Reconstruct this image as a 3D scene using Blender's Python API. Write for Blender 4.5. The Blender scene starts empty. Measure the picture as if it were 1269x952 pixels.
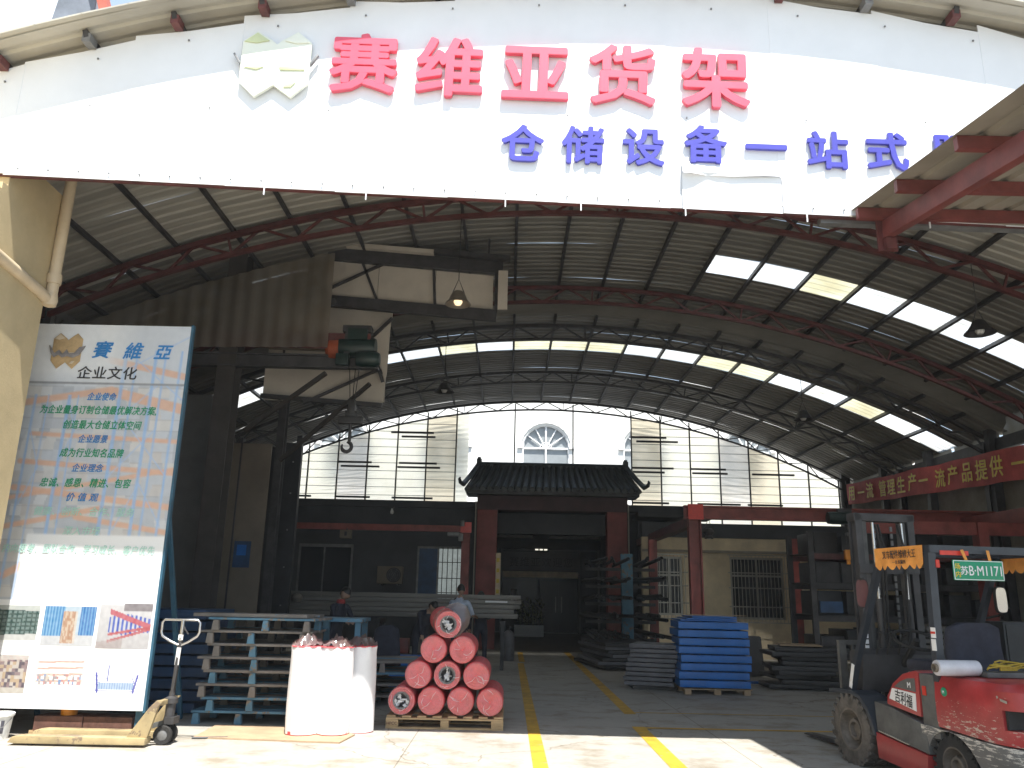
import bpy, bmesh, math, random
from mathutils import Vector, Matrix, noise
R = math.radians
rng = random.Random(7)
scene = bpy.context.scene
col = scene.collection

# ------------------------------------------------------------------ camera
PITCH, ROLL, F, CZ = R(14.7), R(1.2), 1000.0, 1.6
cam_data = bpy.data.cameras.new("camera")
cam = bpy.data.objects.new("camera", cam_data)
col.objects.link(cam)
cam_data.sensor_fit = 'HORIZONTAL'
cam_data.sensor_width = 36.0
cam_data.lens = 36.0 * F / 1269.0
cam_data.clip_start, cam_data.clip_end = 0.05, 2000
cam.matrix_world = (Matrix.Translation((0, 0, CZ)) @ Matrix.Rotation(R(90) + PITCH, 4, 'X')
                    @ Matrix.Rotation(ROLL, 4, 'Z'))
scene.camera = cam

# ------------------------------------------------------------------ sun and sky
SUN_D = Vector((-0.65, 2.45, -5.5)).normalized()
sun_data = bpy.data.lights.new("sun", 'SUN')
sun_data.energy = 4.4
sun_data.angle = R(0.53)
sun_data.color = (1.0, 0.965, 0.90)
sun = bpy.data.objects.new("sun", sun_data)
sun.rotation_euler = SUN_D.to_track_quat('-Z', 'Y').to_euler()
sun.location = (5, -20, 40)
col.objects.link(sun)
world = bpy.data.worlds.new("World")
scene.world = world
world.use_nodes = True
wn = world.node_tree
bg = wn.nodes["Background"]
sky = wn.nodes.new("ShaderNodeTexSky")
sky.sky_type = 'NISHITA'
sky.sun_disc = False
sky.sun_elevation = math.asin(-SUN_D.z)
sky.sun_rotation = math.atan2(-SUN_D.x, -SUN_D.y)
sky.dust_density = 1.0
sky.air_density = 1.0
veil = wn.nodes.new("ShaderNodeMix")             # thin even high cloud over the whole sky
veil.data_type = 'RGBA'
veil.inputs[0].default_value = 0.55
veil.inputs[7].default_value = (3.0, 3.7, 4.2, 1)
wn.links.new(sky.outputs[0], veil.inputs[6])
wn.links.new(veil.outputs[2], bg.inputs[0])
bg.inputs[1].default_value = 0.118
scene.view_settings.view_transform = 'Standard'
scene.view_settings.look = 'None'
scene.view_settings.gamma = 1.0
scene.view_settings.exposure = 1.30
scene.cycles.max_bounces = 10
scene.cycles.diffuse_bounces = 5
scene.cycles.transparent_max_bounces = 16
scene.cycles.use_denoising = True
scene.cycles.caustics_reflective = False
scene.cycles.caustics_refractive = False

# ------------------------------------------------------------------ materials
def mat(name, c, rough=0.6, metal=0.0, var=0.15, scale=3.0, bump=0.0, bscale=40.0, c2=None, spec=None,
        emit=None, estr=0.0, fac_pos=(0.35, 0.7), stretch=None):
    """Principled surface with two-octave colour mottling in object space and fine relief."""
    m = bpy.data.materials.new(name)
    m.use_nodes = True
    nt = m.node_tree
    b = nt.nodes["Principled BSDF"]
    b.inputs["Roughness"].default_value = rough
    b.inputs["Metallic"].default_value = metal
    if spec is not None:
        b.inputs["Specular IOR Level"].default_value = spec
    geo = nt.nodes.new("ShaderNodeNewGeometry")
    mp = nt.nodes.new("ShaderNodeMapping")
    nt.links.new(geo.outputs["Position"], mp.inputs[0])
    if stretch:
        mp.inputs["Scale"].default_value = stretch
    n = nt.nodes.new("ShaderNodeTexNoise")
    n.inputs["Scale"].default_value = scale
    n.inputs["Detail"].default_value = 8
    n.inputs["Roughness"].default_value = 0.65
    nt.links.new(mp.outputs[0], n.inputs["Vector"])
    r = nt.nodes.new("ShaderNodeValToRGB")
    r.color_ramp.elements[0].position, r.color_ramp.elements[1].position = fac_pos
    lo = c2 if c2 else tuple(max(0, x * (1 - var * 1.6)) for x in c)
    hi = c if c2 else tuple(min(1, x * (1 + var * 0.6)) for x in c)
    r.color_ramp.elements[0].color = (*lo, 1)
    r.color_ramp.elements[1].color = (*hi, 1)
    nt.links.new(n.outputs["Fac"], r.inputs[0])
    nt.links.new(r.outputs[0], b.inputs["Base Color"])
    if bump:
        n2 = nt.nodes.new("ShaderNodeTexNoise")
        n2.inputs["Scale"].default_value = bscale
        n2.inputs["Detail"].default_value = 5
        nt.links.new(mp.outputs[0], n2.inputs["Vector"])
        bp = nt.nodes.new("ShaderNodeBump")
        bp.inputs["Strength"].default_value = bump
        bp.inputs["Distance"].default_value = 0.02
        nt.links.new(n2.outputs["Fac"], bp.inputs["Height"])
        nt.links.new(bp.outputs[0], b.inputs["Normal"])
    if emit:
        b.inputs["Emission Color"].default_value = (*emit, 1)
        b.inputs["Emission Strength"].default_value = estr
    return m

def glassy(name, c, clear=0.3, clear_col=(1, 1, 1), rough=0.4):
    """Thin plastic sheet: part translucent, part see-through, a little gloss."""
    m = bpy.data.materials.new(name)
    m.use_nodes = True
    nt = m.node_tree
    out = nt.nodes["Material Output"]
    nt.nodes.remove(nt.nodes["Principled BSDF"])
    geo = nt.nodes.new("ShaderNodeNewGeometry")
    n = nt.nodes.new("ShaderNodeTexNoise")
    n.inputs["Scale"].default_value = 1.3
    n.inputs["Detail"].default_value = 6
    nt.links.new(geo.outputs["Position"], n.inputs["Vector"])
    r = nt.nodes.new("ShaderNodeValToRGB")
    r.color_ramp.elements[0].position, r.color_ramp.elements[1].position = 0.35, 0.6
    r.color_ramp.elements[0].color = (c[0] * .75, c[1] * .7, c[2] * .6, 1)
    r.color_ramp.elements[1].color = (*c, 1)
    nt.links.new(n.outputs["Fac"], r.inputs[0])
    tl = nt.nodes.new("ShaderNodeBsdfTranslucent")
    nt.links.new(r.outputs[0], tl.inputs[0])
    df = nt.nodes.new("ShaderNodeBsdfDiffuse")
    nt.links.new(r.outputs[0], df.inputs[0])
    tr = nt.nodes.new("ShaderNodeBsdfTransparent")
    tr.inputs[0].default_value = (*clear_col, 1)
    gl = nt.nodes.new("ShaderNodeBsdfGlossy")
    gl.inputs["Roughness"].default_value = rough
    m1 = nt.nodes.new("ShaderNodeMixShader"); m1.inputs[0].default_value = 0.25
    nt.links.new(tl.outputs[0], m1.inputs[1]); nt.links.new(df.outputs[0], m1.inputs[2])
    m2 = nt.nodes.new("ShaderNodeMixShader"); m2.inputs[0].default_value = clear
    nt.links.new(m1.outputs[0], m2.inputs[1]); nt.links.new(tr.outputs[0], m2.inputs[2])
    m3 = nt.nodes.new("ShaderNodeMixShader"); m3.inputs[0].default_value = 0.06
    nt.links.new(m2.outputs[0], m3.inputs[1]); nt.links.new(gl.outputs[0], m3.inputs[2])
    nt.links.new(m3.outputs[0], out.inputs[0])
    return m

def print_mat(name, rough=0.45):
    """Flat print: the colour of every printed patch is stored on its face."""
    m = bpy.data.materials.new(name)
    m.use_nodes = True
    nt = m.node_tree
    a = nt.nodes.new("ShaderNodeVertexColor")
    a.layer_name = "ink"
    nt.links.new(a.outputs[0], nt.nodes["Principled BSDF"].inputs["Base Color"])
    nt.nodes["Principled BSDF"].inputs["Roughness"].default_value = rough
    return m

def worn_paint(name, c, under, wear_scale=9.0, amount=0.62, rough=0.4, band=None, stretch=(1, 1, 3)):
    """Paint with chips and long scrapes down to a pale undercoat; band = (z0, z1) where the wear is heaviest."""
    m = mat(name, c, rough=rough, var=0.22, scale=2.5, bump=0.08)
    nt = m.node_tree
    b = nt.nodes["Principled BSDF"]
    ramp = b.inputs["Base Color"].links[0].from_node
    tc = nt.nodes.new("ShaderNodeTexCoord")
    mp = nt.nodes.new("ShaderNodeMapping")
    mp.inputs["Scale"].default_value = stretch
    nt.links.new(tc.outputs["Object"], mp.inputs[0])
    n = nt.nodes.new("ShaderNodeTexNoise")
    n.inputs["Scale"].default_value = wear_scale
    n.inputs["Detail"].default_value = 9
    n.inputs["Roughness"].default_value = 0.75
    nt.links.new(mp.outputs[0], n.inputs["Vector"])
    fac = n.outputs["Fac"]
    if band:
        sep = nt.nodes.new("ShaderNodeSeparateXYZ")
        nt.links.new(tc.outputs["Object"], sep.inputs[0])
        mr = nt.nodes.new("ShaderNodeMapRange")
        mr.inputs[1].default_value, mr.inputs[2].default_value = band
        mr.inputs[3].default_value, mr.inputs[4].default_value = 0.0, 0.13
        nt.links.new(sep.outputs[2], mr.inputs[0])
        ad = nt.nodes.new("ShaderNodeMath"); ad.operation = 'ADD'
        nt.links.new(fac, ad.inputs[0]); nt.links.new(mr.outputs[0], ad.inputs[1])
        fac = ad.outputs[0]
    st = nt.nodes.new("ShaderNodeValToRGB")
    st.color_ramp.elements[0].position, st.color_ramp.elements[1].position = amount, amount + 0.02
    nt.links.new(fac, st.inputs[0])
    mx = nt.nodes.new("ShaderNodeMix"); mx.data_type = 'RGBA'
    nt.links.new(st.outputs[0], mx.inputs[0])
    nt.links.new(ramp.outputs[0], mx.inputs[6])
    mx.inputs[7].default_value = (*under, 1)
    nt.links.new(mx.outputs[2], b.inputs["Base Color"])
    return m

def ground_material():
    m = bpy.data.materials.new("yard_concrete")
    m.use_nodes = True
    nt = m.node_tree
    b = nt.nodes["Principled BSDF"]
    b.inputs["Roughness"].default_value = 0.75
    geo = nt.nodes.new("ShaderNodeNewGeometry")
    def noise_ramp(scale, p0, p1, c0, c1, detail=8):
        n = nt.nodes.new("ShaderNodeTexNoise")
        n.inputs["Scale"].default_value = scale; n.inputs["Detail"].default_value = detail
        n.inputs["Roughness"].default_value = 0.65
        nt.links.new(geo.outputs["Position"], n.inputs["Vector"])
        r = nt.nodes.new("ShaderNodeValToRGB")
        r.color_ramp.elements[0].position, r.color_ramp.elements[1].position = p0, p1
        r.color_ramp.elements[0].color, r.color_ramp.elements[1].color = (*c0, 1), (*c1, 1)
        nt.links.new(n.outputs["Fac"], r.inputs[0])
        return r.outputs[0]
    def mul(a, c):
        mx = nt.nodes.new("ShaderNodeMix"); mx.data_type = 'RGBA'; mx.blend_type = 'MULTIPLY'
        mx.inputs[0].default_value = 1.0
        nt.links.new(a, mx.inputs[6]); nt.links.new(c, mx.inputs[7])
        return mx.outputs[2]
    base = noise_ramp(0.45, 0.3, 0.7, (0.33, 0.315, 0.285), (0.44, 0.42, 0.38))
    fine = noise_ramp(14.0, 0.3, 0.7, (0.86, 0.86, 0.86), (1, 1, 1))
    stain = noise_ramp(1.7, 0.34, 0.5, (0.70, 0.64, 0.55), (1, 1, 1), 10)
    # cracks: thin cell edges warped by noise
    wn_ = nt.nodes.new("ShaderNodeTexNoise"); wn_.inputs["Scale"].default_value = 1.2; wn_.inputs["Detail"].default_value = 6
    nt.links.new(geo.outputs["Position"], wn_.inputs["Vector"])
    wsc = nt.nodes.new("ShaderNodeVectorMath"); wsc.operation = 'MULTIPLY_ADD'
    wsc.inputs[1].default_value = (1.1, 1.1, 0)
    nt.links.new(wn_.outputs["Color"], wsc.inputs[0]); nt.links.new(geo.outputs["Position"], wsc.inputs[2])
    vo = nt.nodes.new("ShaderNodeTexVoronoi"); vo.feature = 'DISTANCE_TO_EDGE'; vo.inputs["Scale"].default_value = 0.34
    nt.links.new(wsc.outputs[0], vo.inputs["Vector"])
    cr = nt.nodes.new("ShaderNodeValToRGB")
    cr.color_ramp.elements[0].position, cr.color_ramp.elements[1].position = 0.001, 0.004
    cr.color_ramp.elements[0].color, cr.color_ramp.elements[1].color = (0.55, 0.5, 0.45, 1), (1, 1, 1, 1)
    nt.links.new(vo.outputs["Distance"], cr.inputs[0])
    # poured bays: saw-cut joints every 3.6 m along and 4 m across
    sep = nt.nodes.new("ShaderNodeSeparateXYZ"); nt.links.new(geo.outputs["Position"], sep.inputs[0])
    outs = []
    for k, (per, off) in enumerate(((3.6, 1.05), (4.4, 2.1))):
        a = nt.nodes.new("ShaderNodeMath"); a.operation = 'ADD'; a.inputs[1].default_value = off + 400 * per
        nt.links.new(sep.outputs[k], a.inputs[0])
        mo = nt.nodes.new("ShaderNodeMath"); mo.operation = 'MODULO'; mo.inputs[1].default_value = per
        nt.links.new(a.outputs[0], mo.inputs[0])
        gt = nt.nodes.new("ShaderNodeMath"); gt.operation = 'GREATER_THAN'; gt.inputs[1].default_value = 0.014
        nt.links.new(mo.outputs[0], gt.inputs[0]); outs.append(gt.outputs[0])
    mn = nt.nodes.new("ShaderNodeMath"); mn.operation = 'MINIMUM'
    nt.links.new(outs[0], mn.inputs[0]); nt.links.new(outs[1], mn.inputs[1])
    jr = nt.nodes.new("ShaderNodeValToRGB")
    jr.color_ramp.elements[0].color, jr.color_ramp.elements[1].color = (0.6, 0.57, 0.53, 1), (1, 1, 1, 1)
    nt.links.new(mn.outputs[0], jr.inputs[0])
    c = mul(mul(mul(mul(base, fine), stain), cr.outputs[0]), jr.outputs[0])
    nt.links.new(c, b.inputs["Base Color"])
    n2 = nt.nodes.new("ShaderNodeTexNoise"); n2.inputs["Scale"].default_value = 60; n2.inputs["Detail"].default_value = 4
    nt.links.new(geo.outputs["Position"], n2.inputs["Vector"])
    bp = nt.nodes.new("ShaderNodeBump"); bp.inputs["Strength"].default_value = 0.12; bp.inputs["Distance"].default_value = 0.01
    nt.links.new(n2.outputs["Fac"], bp.inputs["Height"]); nt.links.new(bp.outputs[0], b.inputs["Normal"])
    return m

def rough_clear(name, c, rough=0.35, clear=0.5):
    """weathered clear sheet: diffusing part plus blurred see-through part"""
    m = glassy(name, c, clear, (1, 1, 1), rough)
    nt = m.node_tree
    tr = [n for n in nt.nodes if n.type == 'BSDF_TRANSPARENT'][0]
    rf = nt.nodes.new("ShaderNodeBsdfRefraction")
    rf.inputs["Roughness"].default_value = rough
    rf.inputs["IOR"].default_value = 1.12
    rf.inputs[0].default_value = (min(1, c[0] * 1.2), min(1, c[1] * 1.19), min(1, c[2] * 1.16), 1)
    for l in list(tr.outputs[0].links):
        nt.links.new(rf.outputs[0], l.to_socket)
    return m

HAZE = bpy.data.materials.new("lens_veil_volume")  # thin air volume added to imitate the milky veil of lens glare
HAZE.use_nodes = True
HAZE.node_tree.nodes.remove(HAZE.node_tree.nodes["Principled BSDF"])
_v = HAZE.node_tree.nodes.new("ShaderNodeVolumePrincipled")
_v.inputs["Color"].default_value = (0.93, 0.96, 1.0, 1)
_v.inputs["Density"].default_value = 0.0008
HAZE.node_tree.links.new(_v.outputs[0], HAZE.node_tree.nodes["Material Output"].inputs["Volume"])

M = dict(
    concrete=ground_material(),
    yellow_line=worn_paint("yellow_floor_paint", (0.62, 0.36, 0.03), (0.30, 0.25, 0.16), 6.0, 0.60, 0.7, stretch=(1, 1, 1)),
    roof_front_lit=mat("front_lit_roof_sheet", (0.48, 0.46, 0.40), 0.5, var=0.18, scale=1.2, stretch=(0.3, 3, 1)),  # roof sheet copy, brightness of the front bay put into its colour
    canopy_sheet=mat("canopy_sheet", (0.29, 0.26, 0.21), 0.55, var=0.15, scale=1.0),
    canopy_beam=mat("canopy_beam_paint", (0.19, 0.05, 0.043), 0.55, var=0.25, scale=3, bump=0.05),
    roof_bounce_lit=mat("bounce_lit_roof_sheet", (0.42, 0.40, 0.345), 0.5, var=0.12, scale=0.9),  # palest roof sheet copy, light bounced off the sign board put into its colour
    side_light=glassy("side_rooflight", (0.30, 0.30, 0.29), 0.03),
    clear_strip=glassy("clear_strip", (0.75, 0.62, 0.42), 0.72, (1.0, 0.95, 0.8)),
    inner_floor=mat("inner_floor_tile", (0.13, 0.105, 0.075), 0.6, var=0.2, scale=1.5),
    white_sheet=mat("white_sheet_metal", (0.80, 0.82, 0.85), 0.45, var=0.05, scale=0.7),
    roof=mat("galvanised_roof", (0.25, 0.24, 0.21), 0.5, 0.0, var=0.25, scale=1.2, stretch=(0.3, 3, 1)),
    rust_red=mat("red_oxide_steel", (0.135, 0.04, 0.037), 0.55, var=0.3, scale=5, bump=0.05),
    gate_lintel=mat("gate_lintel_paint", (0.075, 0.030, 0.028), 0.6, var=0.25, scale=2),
    red_beam=mat("red_beam_paint", (0.26, 0.055, 0.043), 0.5, var=0.25, scale=3, bump=0.05),
    dark_steel=mat("dark_steel", (0.055, 0.053, 0.055), 0.55, var=0.3, scale=4),
    grey_steel=mat("grey_steel", (0.22, 0.22, 0.22), 0.45, 0.3, var=0.2, scale=6),
    chrome=mat("worn_chrome", (0.55, 0.55, 0.56), 0.25, 0.9, var=0.1, scale=8),
    yellow_wall=mat("yellow_render", (0.54, 0.43, 0.25), 0.85, var=0.12, scale=1.2, bump=0.1),
    pipe_cream=mat("cream_pipe", (0.62, 0.50, 0.34), 0.5, var=0.12, scale=3),
    blue_wall=mat("far_wall_render", (0.62, 0.66, 0.74), 0.85, var=0.2, scale=0.3),
    roof_tile_red=mat("orange_roof_edge", (0.45, 0.10, 0.06), 0.7, var=0.2, scale=2),
    white_render=mat("white_render", (0.80, 0.79, 0.76), 0.8, var=0.06, scale=0.5),
    window_grey=mat("far_window_glass", (0.30, 0.32, 0.33), 0.15, var=0.1, scale=1),
    white_frame=mat("white_window_frame", (0.80, 0.80, 0.80), 0.5, var=0.05, scale=4),
    poly=rough_clear("clear_wall_sheet", (0.85, 0.83, 0.77), 0.5, 0.62),
    poly_brown=rough_clear("weathered_wall_sheet", (0.78, 0.72, 0.60), 0.48, 0.60),
    poly_grey=rough_clear("grey_wall_sheet", (0.76, 0.74, 0.72), 0.48, 0.60),
    sky_white=glassy("rooflight_white", (0.56, 0.59, 0.62), 0.10),
    sky_yellow=glassy("rooflight_yellowed", (0.48, 0.47, 0.34), 0.05),
    curtain=glassy("brown_plastic_curtain", (0.46, 0.42, 0.35), 0.28, (0.75, 0.65, 0.55), 0.4),
    panel_cream=mat("cream_panel", (0.58, 0.53, 0.46), 0.6, var=0.12, scale=1.0),
    beige_panel=mat("beige_partition", (0.19, 0.155, 0.115), 0.7, var=0.15, scale=1.2),
    grey_wall=mat("grey_wall_sheeting", (0.17, 0.17, 0.165), 0.7, var=0.2, scale=0.8),
    black_sheet=mat("black_sheeting", (0.022, 0.024, 0.028), 0.5, var=0.3, scale=2),
    concrete_wall=mat("rendered_wall", (0.30, 0.27, 0.22), 0.85, var=0.25, scale=0.9, bump=0.08),
    beige_wall=mat("beige_wall", (0.78, 0.65, 0.44), 0.85, var=0.22, scale=0.8, bump=0.06),
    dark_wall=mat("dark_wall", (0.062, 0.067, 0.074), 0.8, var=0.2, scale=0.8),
    tile_dark=mat("dark_glazed_tile", (0.045, 0.055, 0.055), 0.4, var=0.35, scale=3),
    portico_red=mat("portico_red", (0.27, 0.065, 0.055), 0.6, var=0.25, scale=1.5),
    glass_dark=mat("dark_glass", (0.02, 0.025, 0.03), 0.22, var=0.1, scale=1, spec=0.18),
    alu=mat("aluminium", (0.42, 0.40, 0.35), 0.4, 0.4, var=0.1, scale=5),
    gold_wood=mat("door_beam_wood", (0.78, 0.62, 0.42), 0.5, var=0.15, scale=5),
    letter_red=mat("letter_red", (0.76, 0.10, 0.16), 0.35, var=0.06, scale=2),
    letter_blue=mat("letter_blue", (0.065, 0.065, 0.40), 0.35, var=0.08, scale=2),
    logo_white=mat("emblem_white", (0.80, 0.83, 0.74), 0.4, var=0.05, scale=2),
    logo_green=mat("emblem_green", (0.60, 0.66, 0.40), 0.4, var=0.1, scale=4),
    print=print_mat("poster_print"),
    ink_blue=mat("ink_blue", (0.03, 0.22, 0.55), 0.45, var=0.03),
    ink_green=mat("ink_green", (0.02, 0.30, 0.15), 0.45, var=0.03),
    ink_black=mat("ink_black", (0.03, 0.03, 0.035), 0.45, var=0.03),
    ink_white=mat("ink_white", (0.8, 0.8, 0.8), 0.45, var=0.03),
    ink_yellow=mat("ink_yellow", (0.75, 0.55, 0.05), 0.45, var=0.1),
    poster_white=mat("poster_board", (0.80, 0.82, 0.84), 0.4, var=0.03, scale=1),
    frame_blue=mat("blue_frame_paint", (0.03, 0.11, 0.18), 0.5, var=0.2, scale=5),
    pallet_blue=worn_paint("pale_blue_paint", (0.12, 0.27, 0.38), (0.23, 0.18, 0.13), 7.0, 0.56, 0.7, stretch=(1, 1, 1)),
    pallet_grey=worn_paint("weathered_board", (0.27, 0.24, 0.21), (0.10, 0.25, 0.38), 4.0, 0.62, 0.8, stretch=(1, 1, 1)),
    deep_blue=mat("deep_blue_paint", (0.02, 0.07, 0.17), 0.5, var=0.25, scale=3),
    tray_blue=mat("bright_blue_paint", (0.008, 0.15, 0.52), 0.4, var=0.15, scale=3),
    wood=mat("pale_pine", (0.52, 0.36, 0.19), 0.75, var=0.22, scale=6, stretch=(1, 0.2, 6), bump=0.1),
    plywood=mat("dusty_plywood", (0.42, 0.30, 0.19), 0.85, var=0.15, scale=3),
    brown_block=mat("brown_block", (0.16, 0.075, 0.055), 0.8, var=0.3, scale=8, bump=0.1),
    orange=mat("orange_plastic", (0.75, 0.28, 0.03), 0.5, var=0.1, scale=5),
    foam_red=mat("red_foam", (0.82, 0.12, 0.135), 0.8, var=0.14, scale=14, bump=0.25, bscale=90),
    foam_core=mat("grey_core", (0.16, 0.15, 0.16), 0.7, var=0.3, scale=20),
    wrap_white=mat("white_wrap", (0.80, 0.79, 0.80), 0.45, var=0.04, scale=5, bump=0.12, bscale=8),
    black_rubber=mat("black_rubber", (0.025, 0.024, 0.023), 0.8, var=0.3, scale=12, bump=0.15),
    dusty_rubber=mat("dusty_rubber", (0.13, 0.115, 0.10), 0.9, var=0.35, scale=9, bump=0.2),
    dusty_rim=mat("dusty_rim", (0.17, 0.145, 0.12), 0.8, var=0.3, scale=9),
    jack_yellow=worn_paint("pallet_truck_yellow", (0.42, 0.33, 0.18), (0.20, 0.15, 0.10), 5.0, 0.56, 0.5, stretch=(1, 1, 1)),
    lift_red=worn_paint("forklift_red", (0.42, 0.042, 0.043), (0.50, 0.40, 0.34), 14.0, 0.675, 0.35, (0.93, 0.60), (0.7, 0.7, 2.4)),
    lift_skirt=worn_paint("forklift_grey_skirt", (0.17, 0.165, 0.16), (0.60, 0.56, 0.50), 14.0, 0.62, 0.55, (0.30, 0.54), (0.6, 0.6, 3.0)),
    lift_grey=mat("forklift_dusty_grey", (0.12, 0.12, 0.115), 0.6, var=0.25, scale=5),
    lift_blue=mat("forklift_blue_grey", (0.036, 0.043, 0.055), 0.45, var=0.2, scale=5),
    lift_red_plain=mat("forklift_red_plain", (0.40, 0.048, 0.045), 0.35, var=0.15, scale=4),
    fringe=mat("orange_fringe", (0.82, 0.34, 0.07), 0.7, var=0.12, scale=9),
    plate_green=mat("plate_green", (0.0, 0.27, 0.13), 0.4, var=0.05, scale=9),
    mirror=mat("mirror_glass", (0.55, 0.48, 0.42), 0.05, 1.0, var=0.02),
    red_reflect=mat("red_reflector", (0.65, 0.04, 0.02), 0.35, var=0.1, scale=20),
    film=glassy("cling_film", (0.80, 0.80, 0.82), 0.82, (0.99, 0.99, 0.99), 0.12),
    film_roll=mat("film_roll", (0.62, 0.62, 0.66), 0.25, var=0.1, scale=6),
    cord=mat("yellow_cord", (0.52, 0.36, 0.04), 0.7, var=0.15, scale=20),
    hoist_green=mat("hoist_green", (0.008, 0.028, 0.024), 0.45, var=0.25, scale=6),
    hoist_orange=mat("hoist_orange", (0.36, 0.075, 0.025), 0.5, var=0.15, scale=6),
    banner_red=mat("banner_red", (0.60, 0.11, 0.095), 0.7, var=0.2, scale=1.5),
    lamp_metal=mat("lamp_spun_metal", (0.30, 0.27, 0.23), 0.35, 0.5, var=0.1, scale=8),
    lamp_glow=mat("lamp_bulb", (0.9, 0.8, 0.6), 0.3, var=0.0, emit=(1.0, 0.72, 0.42), estr=0.55),  # weak bulb glow stands in for warm reflection inside the shade
    daylit=mat("daylit_pane", (0.55, 0.6, 0.6), 0.3, var=0.3, scale=3, emit=(0.75, 0.85, 0.82), estr=0.10),  # weak glow put into the pane for daylight coming through the office
    led=mat("small_ceiling_light", (0.9, 0.9, 0.85), 0.3, var=0.0, emit=(1.0, 0.95, 0.8), estr=0.45),
    steel_profile=mat("zinc_profile", (0.21, 0.195, 0.17), 0.5, 0.2, var=0.2, scale=3, stretch=(0.3, 3, 6)),
    black_steel=mat("black_steel", (0.03, 0.028, 0.027), 0.5, var=0.3, scale=5),
    grey_tray=mat("grey_tray_paint", (0.16, 0.16, 0.175), 0.5, var=0.2, scale=4),
    skin=mat("skin", (0.42, 0.26, 0.18), 0.55, var=0.08, scale=20),
    hair=mat("black_hair", (0.012, 0.011, 0.011), 0.5, var=0.2, scale=30),
    cloth_light=mat("light_blue_shirt", (0.50, 0.57, 0.70), 0.9, var=0.1, scale=10, bump=0.2, bscale=12),
    cloth_dark=mat("dark_clothes", (0.034, 0.037, 0.055), 0.9, var=0.2, scale=10, bump=0.2, bscale=12),
    cloth_red=mat("red_collar", (0.35, 0.03, 0.03), 0.9, var=0.1, scale=10),
    bucket=mat("white_plastic", (0.72, 0.72, 0.70), 0.4, var=0.1, scale=9),
)

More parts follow.
